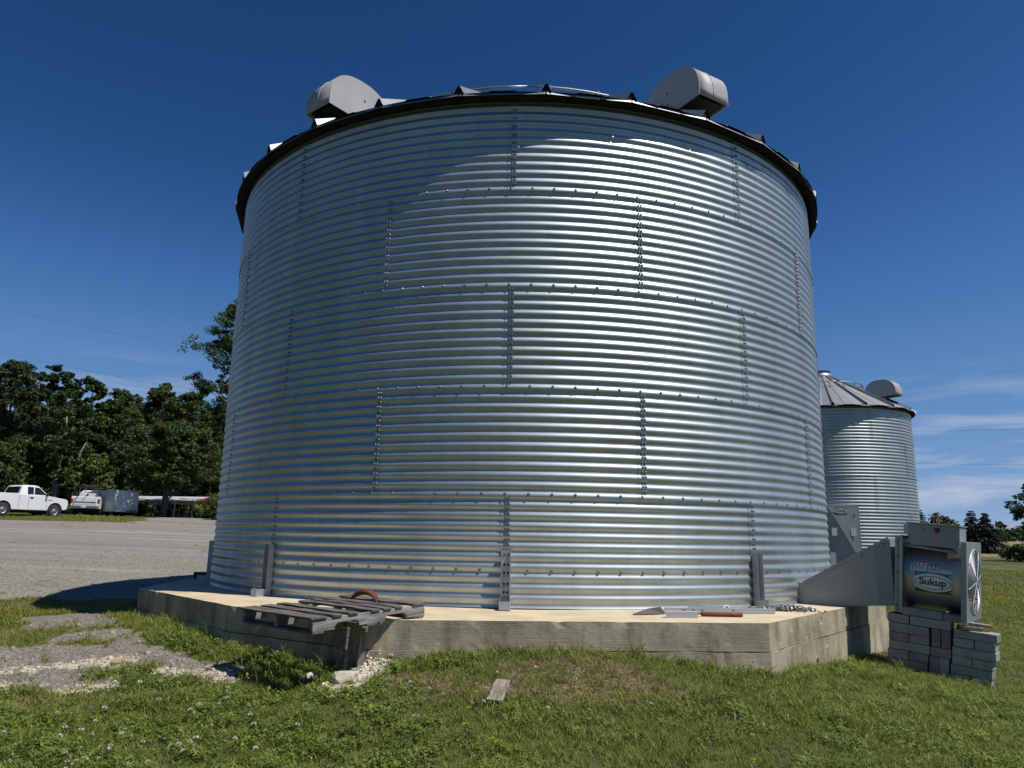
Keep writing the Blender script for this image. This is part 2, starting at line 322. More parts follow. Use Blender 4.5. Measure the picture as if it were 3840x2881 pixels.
def leaf_mat(name, c1, c2, c3=None, trans=.25, use_attr=True, rough=.55):
    m, t, b = base_mat(name); b.inputs['Roughness'].default_value = rough; b.inputs['Specular IOR Level'].default_value = .3
    if use_attr: a = N(t, 'ShaderNodeAttribute'); a.attribute_name = 'tint'; fac = a.outputs['Fac']
    else: a = N(t, 'ShaderNodeObjectInfo'); fac = a.outputs['Random']
    x = N(t, 'ShaderNodeMix', data_type='RGBA'); x.inputs['A'].default_value = (*c1, 1); x.inputs['B'].default_value = (*c2, 1)
    t.links.new(fac, x.inputs['Factor']); colo = x.outputs['Result']
    if c3:
        g = N(t, 'ShaderNodeNewGeometry'); n = N(t, 'ShaderNodeTexNoise', in_Scale=.9, in_Detail=3.0); t.links.new(g.outputs['Position'], n.inputs['Vector'])
        r = N(t, 'ShaderNodeMapRange', in_1=.45, in_2=.68); t.links.new(n.outputs['Fac'], r.inputs[0])
        x2 = N(t, 'ShaderNodeMix', data_type='RGBA'); t.links.new(colo, x2.inputs['A']); x2.inputs['B'].default_value = (*c3, 1); t.links.new(r.outputs[0], x2.inputs['Factor']); colo = x2.outputs['Result']
    t.links.new(colo, b.inputs['Base Color'])
    tr = N(t, 'ShaderNodeBsdfTranslucent'); t.links.new(colo, tr.inputs['Color'])
    ms = N(t, 'ShaderNodeMixShader'); ms.inputs[0].default_value = trans
    t.links.new(b.outputs[0], ms.inputs[1]); t.links.new(tr.outputs[0], ms.inputs[2])
    t.links.new(ms.outputs[0], t.nodes['Material Output'].inputs['Surface'])
    return m
M['leaf'] = leaf_mat('broad_leaves', (.030, .058, .014), (.085, .135, .032))
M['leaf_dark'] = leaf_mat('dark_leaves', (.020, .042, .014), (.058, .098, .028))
M['leaf_lite'] = leaf_mat('light_green_leaves', (.065, .105, .020), (.13, .18, .040))
M['needle'] = leaf_mat('conifer_needles', (.010, .026, .018), (.026, .052, .032), trans=.08)
M['brush'] = leaf_mat('brown_brush', (.055, .042, .026), (.11, .085, .05), trans=.1)
M['grass'] = leaf_mat('lawn_blades', (.138, .180, .026), (.32, .345, .064), (.34, .315, .072), trans=.3, use_attr=False, rough=.42)
M['grass_tall'] = leaf_mat('tall_grass_blades', (.122, .175, .030), (.30, .345, .076), trans=.3, use_attr=False)
M['clover'] = leaf_mat('clover_leaves', (.092, .150, .024), (.195, .265, .050), trans=.25, use_attr=False)
M['dry'] = leaf_mat('dry_straw', (.17, .115, .06), (.34, .26, .14), trans=.15, use_attr=False, rough=.8)
M['petal_white'] = leaf_mat('clover_bloom', (.50, .46, .42), (.72, .70, .66), trans=.2, use_attr=False, rough=.8)
M['petal_yellow'] = leaf_mat('buttercup_petals', (.75, .50, .01), (.82, .62, .02), trans=.2, use_attr=False)
M['stem'] = leaf_mat('flower_stem', (.05, .09, .02), (.09, .13, .03), trans=.2, use_attr=False)
M['pebble'] = pmat('gravel_stone', (.15, .14, .125), (.36, .335, .30), 20, .9, bump=.15, bscale=80)
M['pebble_white'] = pmat('limestone_chip', (.46, .42, .35), (.66, .61, .52), 14, .9, bump=.15, bscale=80)

# ================================================================== GROUND
SLAB = [(-4.63, 9.34), (-2.757, 7.374), (-1.29, 6.42), (2.165, 6.77), (4.66, 9.90), (4.75, 14.2), (1.9, 17.4), (-2.4, 17.6), (-5.35, 14.4)]
def in_poly(x, y, poly, grow=0.0):
    cx = sum(p[0] for p in poly)/len(poly); cy = sum(p[1] for p in poly)/len(poly)
    ok = np.ones_like(x, bool); n = len(poly)
    for i in range(n):
        a = poly[i]; b = poly[(i+1) % n]; ex, ey = b[0]-a[0], b[1]-a[1]; L = math.hypot(ex, ey)
        ok &= ((x-a[0])*(-ey)+(y-a[1])*ex)/L > -grow
    return ok
def dist_slab(x, y):      # signed distance outside the slab (positive outside), convex hull approximation
    d = np.full(np.shape(x), -1e9); n = len(SLAB)
    for i in range(n):
        a = SLAB[i]; b = SLAB[(i+1) % n]; ex, ey = b[0]-a[0], b[1]-a[1]; L = math.hypot(ex, ey)
        d = np.maximum(d, ((x-a[0])*ey-(y-a[1])*ex)/L)
    return d
def ell(x, y, cx, cy, rx, ry, ang=0.0, soft=.35, amp=.5, s=0):
    c, q = math.cos(ang), math.sin(ang); dx, dy = x-cx, y-cy
    e = np.sqrt(((dx*c+dy*q)/rx)**2+((-dx*q+dy*c)/ry)**2)+(fbm(x, y, 2.6, 4, s)-.5)*2*amp
    return 1-sstep(1-soft, 1+soft*.4, e)
def masks(x, y):
    nb = (fbm(x, y, .55, 4, 3)-.5); nf = (fbm(x, y, 3.0, 4, 5)-.5)
    # gravel yard on the left, its far kerb line and the drive beyond
    yb = np.where(x < -5.6, 12.0, 12.0-(x+5.6)*2.2)+nb*1.6+nf*.9
    far = 48.2+.535*(x+19.5)
    lot = sstep(-.25, .35, y-yb)*(1-sstep(-4.4, -3.9, x)*(1-sstep(13, 14, y)))*(1-sstep(-.25, .15, y-far-nb*.8))*(1-sstep(.5, 1.6, x-2.0-nb*2))
    drv = (1-sstep(.75, 1.1, np.abs((x+20.5)+.36*(y-46)+nb*2)/3.6))*sstep(-.5, .5, y-far)*(1-sstep(62, 66, y))
    grav = np.maximum(lot, drv)
    p = np.maximum.reduce([ell(x, y, -3.75, 6.85, 1.1, .6, -.55, amp=1.2, s=11), ell(x, y, -4.6, 6.6, .85, .5, -.5, amp=1.2, s=41), ell(x, y, -2.72, 6.66, .55, .26, -.15, amp=.8, s=12), ell(x, y, -5.1, 9.0, 1.15, .5, -.35, amp=.9, s=13), ell(x, y, -4.1, 7.9, .5, .3, 0, amp=.7, s=14)])
    p = p*sstep(.15, .6, dist_slab(x, y))
    lime = np.maximum.reduce([ell(x, y, -4.35, 6.25, .70, .20, -.9, amp=1.5, s=21), ell(x, y, -3.25, 6.15, .34, .15, .3, amp=1.4, s=22), ell(x, y, -3.9, 6.75, .34, .2, .2, amp=1.8, s=23), ell(x, y, -2.55, 6.5, .34, .18, -.1, amp=1.4, s=24), ell(x, y, -1.22, 6.25, .26, .24, 0, amp=.45, s=25), ell(x, y, -1.32, 5.98, .2, .16, 0, amp=.6, s=26)])
    dry = np.maximum.reduce([ell(x, y, -.02, 5.75, .55, .28, 0, amp=1.2, s=31), ell(x, y, .85, 5.98, .7, .24, 0, amp=1.2, s=32), ell(x, y, -.8, 5.95, .45, .22, 0, amp=1.1, s=33), ell(x, y, .35, 6.2, .6, .16, 0, amp=1.2, s=34), ell(x, y, -3.0, 5.9, .9, .18, .2, amp=1.2, s=36)*.7, ell(x, y, -5.0, 8.1, 1.2, .5, .2, amp=1.0, s=37)*.7, ell(x, y, -6.2, 11.2, 1.4, .9, 0, amp=.6, s=35)*.6])
    tan = sstep(0, 4, y-(86+.02*x)-nb*9)*sstep(10, 22, x)+.35*sstep(.08, .2, nb)*sstep(30, 60, y)
    return np.clip(np.maximum(grav, p), 0, 1), np.clip(lime, 0, 1), np.clip(dry, 0, 1), np.clip(tan, 0, 1), np.clip(p, 0, 1)
def ground():
    rs = [0.0]+list(np.geomspace(.8, 2.6, 8))
    r = 2.6
    while r < 17: r *= 1.012; rs.append(r)
    while r < 6000: r *= 1.035; rs.append(r)
    az = list(np.radians(np.r_[np.arange(-48, 48.01, .32), np.arange(52, 308.1, 4.0)]))
    n = len(az); R_ = np.array(rs[1:])[:, None]; A_ = np.array(az)[None, :]
    X = R_*np.sin(A_); Y = R_*np.cos(A_); Z = gz(X, Y)
    nearw = np.clip(1-R_/40, 0, 1)
    Z = Z+nearw*((fbm(X, Y, 1.7, 3, 9)-.5)*.05+(fbm(X, Y, 6, 2, 10)-.5)*.02)
    v = [(0, 0, g1(0, 0))]+list(zip(X.ravel().tolist(), Y.ravel().tolist(), Z.ravel().tolist()))
    m = len(rs)-1
    f = [(0, 1+(k+1) % n, 1+k) for k in range(n)]
    for i in range(m-1):
        o = 1+i*n
        f += [(o+k, o+(k+1) % n, o+n+(k+1) % n, o+n+k) for k in range(n)]
    me = bpy.data.meshes.new('ground'); me.from_pydata(v, [], f)
    g, l, d, t, p = masks(X, Y)
    for nm, q in (('gravel', g), ('lime', l), ('dry', d), ('tan', t), ('patch', p)):
        at_ = me.attributes.new(nm, 'FLOAT', 'POINT'); at_.data.foreach_set('value', np.r_[0.0, q.ravel()].astype(np.float32))
    me.polygons.foreach_set('use_smooth', [True]*len(me.polygons))
    bm = bmesh.new(); bm.from_mesh(me); bmesh.ops.recalc_face_normals(bm, faces=bm.faces)
    if sum(f_.normal.z for f_ in list(bm.faces)[:200]) < 0: bmesh.ops.reverse_faces(bm, faces=bm.faces)
    bm.to_mesh(me); bm.free()
    # material
    m_, t_, b = base_mat('turf_gravel_soil'); b.inputs['Roughness'].default_value = .95; b.inputs['Specular IOR Level'].default_value = .15
    geo = N(t_, 'ShaderNodeNewGeometry')
    def noise(scale, det=5, rg=.6):
        n_ = N(t_, 'ShaderNodeTexNoise', in_Scale=scale, in_Detail=det, in_Roughness=rg); t_.links.new(geo.outputs['Position'], n_.inputs['Vector']); return n_.outputs['Fac']
    def ramp(s, a, bb, lo=0.0, hi=1.0):
        r_ = N(t_, 'ShaderNodeMapRange', in_1=a, in_2=bb, in_3=lo, in_4=hi); t_.links.new(s, r_.inputs[0]); return r_.outputs[0]
    def mixc(f_, A, B_):
        x = N(t_, 'ShaderNodeMix', data_type='RGBA'); t_.links.new(f_, x.inputs['Factor'])
        for s, k in ((A, 'A'), (B_, 'B')):
            if isinstance(s, tuple): x.inputs[k].default_value = (*s, 1)
            else: t_.links.new(s, x.inputs[k])
        return x.outputs['Result']
    def attr(nm): a = N(t_, 'ShaderNodeAttribute'); a.attribute_name = nm; return a.outputs['Fac']
    def math_(op, a, bb):
        q = N(t_, 'ShaderNodeMath', operation=op)
        for i, s in enumerate((a, bb)):
            if isinstance(s, float): q.inputs[i].default_value = s
            else: t_.links.new(s, q.inputs[i])
        return q.outputs[0]
    n_big, n_mid, n_fine = noise(.35), noise(5.0), noise(38.0, 4)
    turf = mixc(ramp(n_mid, .35, .68), (.040, .056, .022), (.085, .100, .034))
    turf = mixc(ramp(n_big, .45, .7), turf, (.100, .102, .034))
    turf = mixc(ramp(n_fine, .62, .75), turf, (.10, .08, .045))
    turf = mixc(attr('tan'), turf, mixc(ramp(n_mid, .4, .65), (.27, .21, .11), (.17, .15, .07)))
    turf = mixc(attr('dry'), turf, mixc(ramp(n_fine, .4, .62), (.085, .062, .046), (.24, .18, .12)))
    vo = N(t_, 'ShaderNodeTexVoronoi', in_Scale=34.0); t_.links.new(geo.outputs['Position'], vo.inputs['Vector'])
    vs_ = N(t_, 'ShaderNodeSeparateColor'); t_.links.new(vo.outputs['Color'], vs_.inputs[0])
    stone = mixc(vs_.outputs[0], (.085, .085, .074), (.345, .335, .295))
    stone = mixc(ramp(n_big, .38, .68, 0, .55), stone, (.215, .205, .185))
    stone = mixc(ramp(n_fine, .64, .72), stone, (.42, .405, .37))
    mps = N(t_, 'ShaderNodeMapping'); mps.inputs['Rotation'].default_value = (0, 0, -.49); mps.inputs['Scale'].default_value = (.09, .75, 1); t_.links.new(geo.outputs['Position'], mps.inputs[0])
    ntr = N(t_, 'ShaderNodeTexNoise', in_Scale=1.0, in_Detail=6.0, in_Roughness=.6); t_.links.new(mps.outputs[0], ntr.inputs['Vector'])
    stone = mixc(ramp(ntr.outputs['Fac'], .52, .70, 0, .55), stone, (.135, .132, .112))          # wheel tracks along the yard
    stone = mixc(ramp(ntr.outputs['Fac'], .46, .34, 0, .5), stone, (.36, .345, .315))
    vo2 = N(t_, 'ShaderNodeTexVoronoi', in_Scale=85.0); t_.links.new(geo.outputs['Position'], vo2.inputs['Vector'])
    vs2 = N(t_, 'ShaderNodeSeparateColor'); t_.links.new(vo2.outputs['Color'], vs2.inputs[0])
    pst = mixc(vs2.outputs[1], (.065, .059, .052), (.34, .312, .275))
    pst = mixc(ramp(n_mid, .42, .62, 0, .6), pst, (.15, .132, .108))
    stone = mixc(attr('patch'), stone, pst)
    n_blot = noise(11.0, 6, .7)
    gm = ramp(math_('ADD', math_('ADD', attr('gravel'), math_('MULTIPLY', math_('SUBTRACT', n_fine, .5), .6)), math_('MULTIPLY', math_('SUBTRACT', n_blot, .5), 1.1)), .40, .60)
    c = mixc(gm, turf, stone)
    lm = ramp(math_('ADD', math_('ADD', math_('MULTIPLY', attr('lime'), .72), math_('MULTIPLY', math_('SUBTRACT', n_fine, .5), 1.3)), math_('MULTIPLY', math_('SUBTRACT', n_blot, .5), 2.4)), .50, .66)
    c = mixc(lm, c, mixc(vs_.outputs[2], (.40, .35, .265), (.56, .50, .39)))
    t_.links.new(c, b.inputs['Base Color'])
    hgt = math_('ADD', math_('MULTIPLY', vo.outputs['Distance'], -.5), n_fine)
    bp = N(t_, 'ShaderNodeBump', in_Strength=.6, in_Distance=.02); t_.links.new(hgt, bp.inputs['Height']); t_.links.new(bp.outputs[0], b.inputs['Normal'])
    me.materials.append(m_)
    o = bpy.data.objects.new('ground', me); COL.objects.link(o)
    tag(o, kind='structure', label='mown grass with bare gravel patches, gravel yard and field beyond', cat='ground'); return o
ground()

# ================================================================== CONCRETE PAD
pad = empty('concrete_pad', (0, BIN_Y, 0), label='many-sided cast concrete pad carrying the large grain bin', cat='concrete pad')
def ring_prism(poly, z0, z1, jit, sub, seed):
    rnd = np.random.default_rng(seed); P_ = []
    n = len(poly)
    for i in range(n):
        a = Vector(poly[i]); b = Vector(poly[(i+1) % n]); L = (b-a).length; k = max(2, int(L/sub)); e = (b-a).normalized(); nn = Vector((e.y, -e.x))
        for j in range(k): P_.append((a+(b-a)*j/k, nn))
    m = len(P_); zs = np.linspace(z1, z0, 5); v = []; f = []
    chip = np.where(rnd.uniform(0, 1, m) < .07, rnd.uniform(.006, .018, m), 0)
    for zi, z in enumerate(zs):
        for (p, nn) in P_:
            j = rnd.normal(0, jit) if zi in (0, 4) else rnd.normal(0, jit*.35)
            if zi == 0: j -= chip[len(v) % m]*.7
            q = p+nn*j; v.append((q.x, q.y-BIN_Y, z+(rnd.normal(0, jit*.5) if zi == 4 else (min(0, rnd.normal(0, jit*.45))-chip[len(v) % m]*.5 if zi == 0 else 0))))
    for zi in range(4):
        for k in range(m): f.append((zi*m+k, zi*m+(k+1) % m, (zi+1)*m+(k+1) % m, (zi+1)*m+k))
    return v, f, m
def grow(poly, d):
    n = len(poly); out = []
    cx = sum(p[0] for p in poly)/n; cy = sum(p[1] for p in poly)/n
    for p in poly:
        v = Vector((p[0]-cx, p[1]-cy)); out.append(tuple(Vector(p)+v.normalized()*d))
    return out
v, f, m = ring_prism(SLAB, -.235, 0.0, .0014, .07, 1)
mb = MB(); mb.add(v, f); mb.build('upper_lift', M['conc_side'], pad)
top = MB(); top.add([(x, y, z+.0005) for x, y, z in v[:m]], [tuple(range(m))]); top.build('slab_surface', M['conc_top'], pad)
v, f, m = ring_prism(grow(SLAB, .016), -1.3, -.239, .0025, .07, 2)
mb = MB(); mb.add(v, f+[tuple(range(m))]); mb.build('lower_lift', M['conc_side'], pad)

# ================================================================== GRAIN BINS
PITCH_C = .1016; RING_H = PITCH_C*11
def sheet_mesh(name, R, span, ring_bottom):
    """one corrugated wall sheet, axis at local origin, starting at local angle 0"""
    z0 = .004 if ring_bottom else -.024; z1 = RING_H+.004
    nz_ = 11*10; na = 20; lo = -.0075*4.572/R; hi = span+.012
    v = []; f = []
    for i in range(nz_+1):
        z = z0+(z1-z0)*i/nz_; tz = i/nz_
        for j in range(na+1):
            a = lo+(hi-lo)*j/na; ta = j/na
            r = R+.0078*math.cos(2*PI*z/PITCH_C+.6)+.0050*(1-tz)**2+.0042*(1-ta)**4
            v.append((r*math.sin(a), -r*math.cos(a), z))
    for i in range(nz_):
        for j in range(na): o = i*(na+1)+j; f.append((o, o+1, o+na+2, o+na+1))
    mb = MB(); mb.add(v, f, True); return mb.mesh(name, M['galv'])
def bolt_mesh(s=1.0, hexa=True):
    mb = MB()
    mb.lathe([(.0125*s, 0), (.0125*s, .003*s), (.0, .003*s)], 10, 'y', smooth=False) if hexa else None
    mb.lathe([(.0092*s, .002*s), (.0088*s, .009*s), (.006*s, .0115*s), (0, .0118*s)], 6 if hexa else 5, 'y', smooth=False)
    # local +y outward: flip so that -y is outward
    mb.v = [(x, -y, z) for x, y, z in mb.v]
    return mb
def roof(parent, R, n, tan, top_z, peak_r, eave_over=.15):
    re = R+eave_over; ze = top_z-.012
    da = 2*PI/n
    def pt(r, a, dz=0): return (r*math.sin(a), -r*math.cos(a), ze+(re-r)*tan+dz)
    pm = MB(); h = da/2*.985
    K = 6
    v = []
    for i in range(K+1):
        r = re+(peak_r-re)*i/K
        for s in (-1, -.33, -.28, .28, .33, 1): v.append(pt(r, s*h, .012 if abs(s) < .3 else 0))
    pm.add(v, [(i*6+j, i*6+j+1, i*6+6+j+1, i*6+6+j) for i in range(K) for j in range(5)])
    a0, a1 = pt(re, -h), pt(re, h); b0 = pt(re+.010, -h, -.026); b1 = pt(re+.010, h, -.026)
    pm.add([a0, a1, b1, b0], [(0, 1, 2, 3)])
    panel = pm.mesh('roof_panel', M['galv_roof'])
    rm = MB(); wv, hv = .062, .10
    rb = peak_r+.05
    for r0, r1 in ((re+.012, rb),):
        p = []
        for r, k in ((r0, 1.0), (r1, .55)):
            x = wv*k; p += [(-x, -r, ze+(re-r)*tan+.002), (x, -r, ze+(re-r)*tan+.002), (.012*k, -r, ze+(re-r)*tan+hv*k), (-.012*k, -r, ze+(re-r)*tan+hv*k)]
        rm.add(p, [(1, 2, 6, 5), (2, 3, 7, 6), (3, 0, 4, 7), (4, 5, 6, 7)])
    rib = rm.mesh('roof_rib', M['galv_roof'])
    cm = MB(); r = re-.006; x = wv*.96; zc = ze+.006*tan
    cm.add([(-x, -r, zc+.003), (x, -r, zc+.003), (.012, -r, zc+hv*.94), (-.012, -r, zc+hv*.94)], [(0, 1, 2, 3)])
    cap = cm.mesh('rib_end_shade', M['eave_shade'])  # black plate painting the shade inside the open rib end
    for k in range(n):
        a = PHASE_RIB+da*k
        p_ = link(panel, 'roof_panel', parent, rz=a+da/2)
        q = link(rib, 'roof_rib', parent, rz=a); link(cap, 'rib_end_shade', q)
    # near-black strip, the soffit's shade put into its colour
    sm = MB(); ns = 90
    v = []
    for r, z in ((R+.017, top_z-.056), (re-.02, ze-.050), (re-.022, ze-.010), (R+.017, top_z+.03)):
        for k in range(ns): a = 2*PI*k/ns; v.append((r*math.sin(a), -r*math.cos(a), z))
    sm.add(v, [(i*ns+k, i*ns+(k+1) % ns, ((i+1) % 4)*ns+(k+1) % ns, ((i+1) % 4)*ns+k) for i in range(4) for k in range(ns)], True)
    sm.build('soffit_shade', M['eave_shade'], parent)
    km = MB(); zp = ze+(re-peak_r)*tan
    km.lathe([(peak_r+.05, zp-.03), (peak_r+.05, zp+.09), (peak_r-.02, zp+.12), (peak_r-.02, zp+.2), (peak_r+.02, zp+.21), (0, zp+.27)], 28)
    km.build('peak_cap', M['galv_roof'], parent)
    return re, ze
def vent(parent, r, a, re, ze, tan, L=1.03, H=.56, Wd=.48, lift=.06, nm='roof_vent'):
    """half-round hooded roof vent facing outward; D-shaped cheeks, open underneath"""
    zr = ze+(re-r)*tan
    e = bpy.data.objects.new(nm, None); COL.objects.link(e); e.parent = parent; e.empty_display_size = .2
    e.location = (r*math.sin(a), -r*math.cos(a), zr); e.rotation_euler = (0, 0, a)     # local -y is outward
    prof = []
    K = 22
    for i in range(K+1):
        th = PI*i/K; cx = math.cos(th); s = math.sin(th)
        px = (abs(cx)**.82)*(1 if cx > 0 else -1)*L/2; pz = (s**.85)*(H-.10)
        prof.append((px, lift+.10+pz))
    prof = [(L/2, lift)]+prof+[(-L/2-.05, lift-.10)]
    m = MB(); n = len(prof); vs_ = []
    for x in (-Wd/2, 0, Wd/2):
        vs_ += [(x, -px, pz) for px, pz in prof]
    m.add(vs_, [(j*n+i, j*n+i+1, (j+1)*n+i+1, (j+1)*n+i) for j in range(2) for i in range(n-1)], True)
    hood = m.build('hood_skin', M['hood'], e)
    so = hood.modifiers.new('thick', 'SOLIDIFY'); so.thickness = .006
    se = MB(); se.tube([(0, -px, pz+.003) for px, pz in prof], .007, 6); se.build('hood_seam', M['hood'], e)
    for sx in (-1, 1):
        c = MB(); x = sx*(Wd/2+.004); fl = prof+[(.12, lift-.04)]
        pts = [(x, -px, pz) for px, pz in prof[:-1]]+[(x, L/2+.05, lift-.10), (x, .02, lift-.02)]
        c.add(pts, [tuple(range(len(pts)))])
        ch = c.build('hood_cheek', M['hood'], e); so = ch.modifiers.new('thick', 'SOLIDIFY'); so.thickness = .008; so.offset = 0
        for bx, bz in ((.05, lift+.30), (.05, lift+.14)):
            bo = bolt_mesh(1.2); ob = bo.build('hood_bolt', M['zinc'], ch); ob.location = (x+sx*.005, bx, bz); ob.rotation_euler = (0, 0, PI/2*sx)
    sm = MB(); sm.box((0, -.16, lift+.035), (Wd-.02, L*.52, .012)); sm.build('vent_screen', M['dark'], e)
    sm = MB(); sm.lathe([(.2, -.12), (.2, lift+.1)], 20, c=(0, .12, 0)); sm.build('vent_neck', M['hood'], e)
    return e
def make_bin(name, label, loc, R, nsheet, phase, rings, vents, rib_n, tan, peak_r, group, nbolt, bolt_ok, ring_r):
    root = empty(name, loc, label=label, cat='grain bin', group=group)
    span = 2*PI/nsheet
    m0 = sheet_mesh('wall_sheet', R, span, True); m1 = sheet_mesh('wall_sheet', R, span, False)
    for k in range(rings):
        for j in range(nsheet):
            a = phase+span*(j+(.5 if k % 2 else 0))
            link(m0 if k == 0 else m1, 'wall_sheet', root, (0, 0, k*RING_H), a)
    top_z = rings*RING_H
    # bolts
    B_ = []
    def rr(z): return R+.0078*math.cos(2*PI*z/PITCH_C+.6)
    for k in range(rings):
        for j in range(nsheet):
            a = phase+span*(j+(.5 if k % 2 else 0))
            for q in range(21):
                z = k*RING_H+.058+q*PITCH_C/2
                if z > top_z-.02: continue
                for c in (0.011, .043): B_.append((a+c/R, z, rr(z-k*RING_H)+.0048))
        if k:
            for j in range(nsheet*12):
                a = phase+span/12*j; z = k*RING_H+.004; B_.append((a, z, rr(.004)+.0046))
    for j in range(nsheet*12):
        B_.append((phase+span/12*j, .365, rr(.365)+.004))
    bm_ = bolt_mesh(1.25); bme = bm_.mesh('bolt', M['zinc'])
    eye = Vector((-loc[0], -loc[1], EYE-loc[2]))
    sc_ = []
    for (a, z, r) in B_:
        p = Vector((r*math.sin(a), -r*math.cos(a), z)); nn = Vector((math.sin(a), -math.cos(a), 0)); d = eye-p
        f_ = d.normalized().dot(nn); sc_.append((f_/d.length if f_ > .03 else -1, a, z, r))
    sc_.sort(reverse=True)
    for s, a, z, r in sc_[:nbolt]:
        link(bme, 'bolt', root, (r*math.sin(a), -r*math.cos(a), z), a)
    rest = MB(); small = bolt_mesh(1.0, bolt_ok)
    for s, a, z, r in sc_[nbolt:]:
        if s < 0: continue
        c, q = math.cos(a), math.sin(a)
        rest.add([(x*c-y*q+r*q, x*q+y*c-r*c, zz+z) for x, y, zz in small.v], small.f)
    if rest.v: tag(rest.build('wall_bolts', M['zinc'], root), kind='stuff')
    # roof
    re, ze = roof(root, R, rib_n, tan, top_z, peak_r)
    for (r, a) in vents: vent(root, r, a, re, ze, tan)
    # safety ring pipe standing on clips
    rp = MB(); zr = ze+(re-ring_r)*tan+.185
    rp.tube([(ring_r*math.sin(2*PI*k/72), -ring_r*math.cos(2*PI*k/72), zr) for k in range(73)], .017, 8)
    ro = rp.build('roof_ring', M['galv_roof'], root)
    cm = MB(); cm.box((0, -ring_r, zr-.09), (.014, .03, .25)); cm.box((0, -ring_r-.02, zr-.20), (.014, .06, .03)); cme = cm.mesh('ring_clip', M['zinc'])
    for k in range(rib_n): link(cme, 'ring_clip', ro, rz=PHASE_RIB+2*PI/rib_n*(k+.25))
    return root, top_z
PHASE_RIB = rad(2.6)
R1 = 10*2.8727/(2*PI)
bin1, top1 = make_bin('grain_bin', 'huge corrugated galvanised grain bin filling the middle of the photo', (0, BIN_Y, 0), R1, 10, PHASE, 5,
    [(3.9, rad(-38.2)), (3.95, rad(31.5))], 30, .577, .42, 'corrugated steel grain bins', 300, True, 3.2)
# anchor stiffeners on the bottom seams
def anchor(a):
    e = bpy.data.objects.new('anchor_bracket', None); COL.objects.link(e); e.parent = bin1; e.empty_display_size = .1
    r = R1+.012; e.location = (r*math.sin(a), -r*math.cos(a), 0); e.rotation_euler = (0, 0, a)
    m = MB(); m.box((0, -.004, .285), (.09, .006, .56)); m.build('web', M['bracket'], e)
    for s in (-1, 1):
        m = MB(); m.box((s*.045, -.036, .285), (.006, .070, .56)); m.build('flange', M['bracket'], e)
    m = MB(); m.box((0, -.11, .006), (.11, .16, .012)); m.box((-.052, -.11, .045), (.006, .16, .07)); m.box((.052, -.11, .045), (.006, .16, .07)); m.box((0, -.187, .045), (.1, .006, .07)); m.build('foot_clip', M['bracket'], e, .002)
    for k in range(6):
        for s in (-1, 1):
            b = bolt_mesh(.95).build('bolt', M['zinc'] if k in (0, 5) else M['dark'], e); b.location = (s*.018, -.0075, .05+k*.093+.012*(k % 2))
    b = bolt_mesh(1.6).build('anchor_nut', M['zinc'], e); b.rotation_euler = (-PI/2, 0, 0); b.location = (0, -.09, .012)
for j in (-2, -1, 0, 1, 2): anchor(PHASE+2*PI/10*j+.006)

R2 = 6*2.8727/(2*PI); B2 = (10.73, 26.35, -.55)
PHASE_RIB = rad(4)
bin2, top2 = make_bin('grain_bin', 'smaller corrugated grain bin with conical roof behind the blower fan', B2, R2, 6, rad(7.85), 5,
    [(2.15, rad(40))], 18, .577, .33, 'corrugated steel grain bins', 0, False, 1.35)

# ---- lettering helper
def text_outline(s, size, bold=.02):
    cu = bpy.data.curves.new('t', 'FONT'); cu.body = s; cu.size = size; cu.offset = bold*size; cu.align_x = 'CENTER'; cu.align_y = 'CENTER'; cu.resolution_u = 4
    o = bpy.data.objects.new('t', cu); COL.objects.link(o); dg = bpy.context.evaluated_depsgraph_get(); dg.update()
    me = o.evaluated_get(dg).to_mesh()
    v = [tuple(p.co) for p in me.vertices]; f = [tuple(p.vertices) for p in me.polygons]
    o.evaluated_get(dg).to_mesh_clear(); bpy.data.objects.remove(o); bpy.data.curves.remove(cu)
    return v, f
def grid2(x0, x1, y0, y1, nx=12, ny=8):
    v = [(x0+(x1-x0)*i/nx, y0+(y1-y0)*j/ny, 0) for j in range(ny+1) for i in range(nx+1)]
    return v, [(j*(nx+1)+i, j*(nx+1)+i+1, (j+1)*(nx+1)+i+1, (j+1)*(nx+1)+i) for j in range(ny) for i in range(nx)]
def ering(a, b, t, n=56, gap=None):
    v = []; f = []
    for k in range(n+1):
        th = 2*PI*k/n; v += [(a*math.cos(th), b*math.sin(th), 0), ((a-t)*math.cos(th), (b-t)*math.sin(th), 0)]
    for k in range(n): f.append((2*k, 2*k+2, 2*k+3, 2*k+1))
    return v, f
def band_top(x0, x1, ytop, yedge, sag, n=14):   # region between a straight top and a bowed line
    v = []
    for i in range(n+1):
        t = i/n; x = x0+(x1-x0)*t; v += [(x, ytop, 0), (x, yedge+sag*(4*t*(1-t)), 0)]
    return v, [(2*i, 2*i+1, 2*i+3, 2*i+2) for i in range(n)]
def put(vf, mapf, lay, name, mat, parent):
    v, f = vf; m = MB(); m.add([mapf(x, y, lay) for x, y, *_ in v], f); return m.build(name, mat, parent)
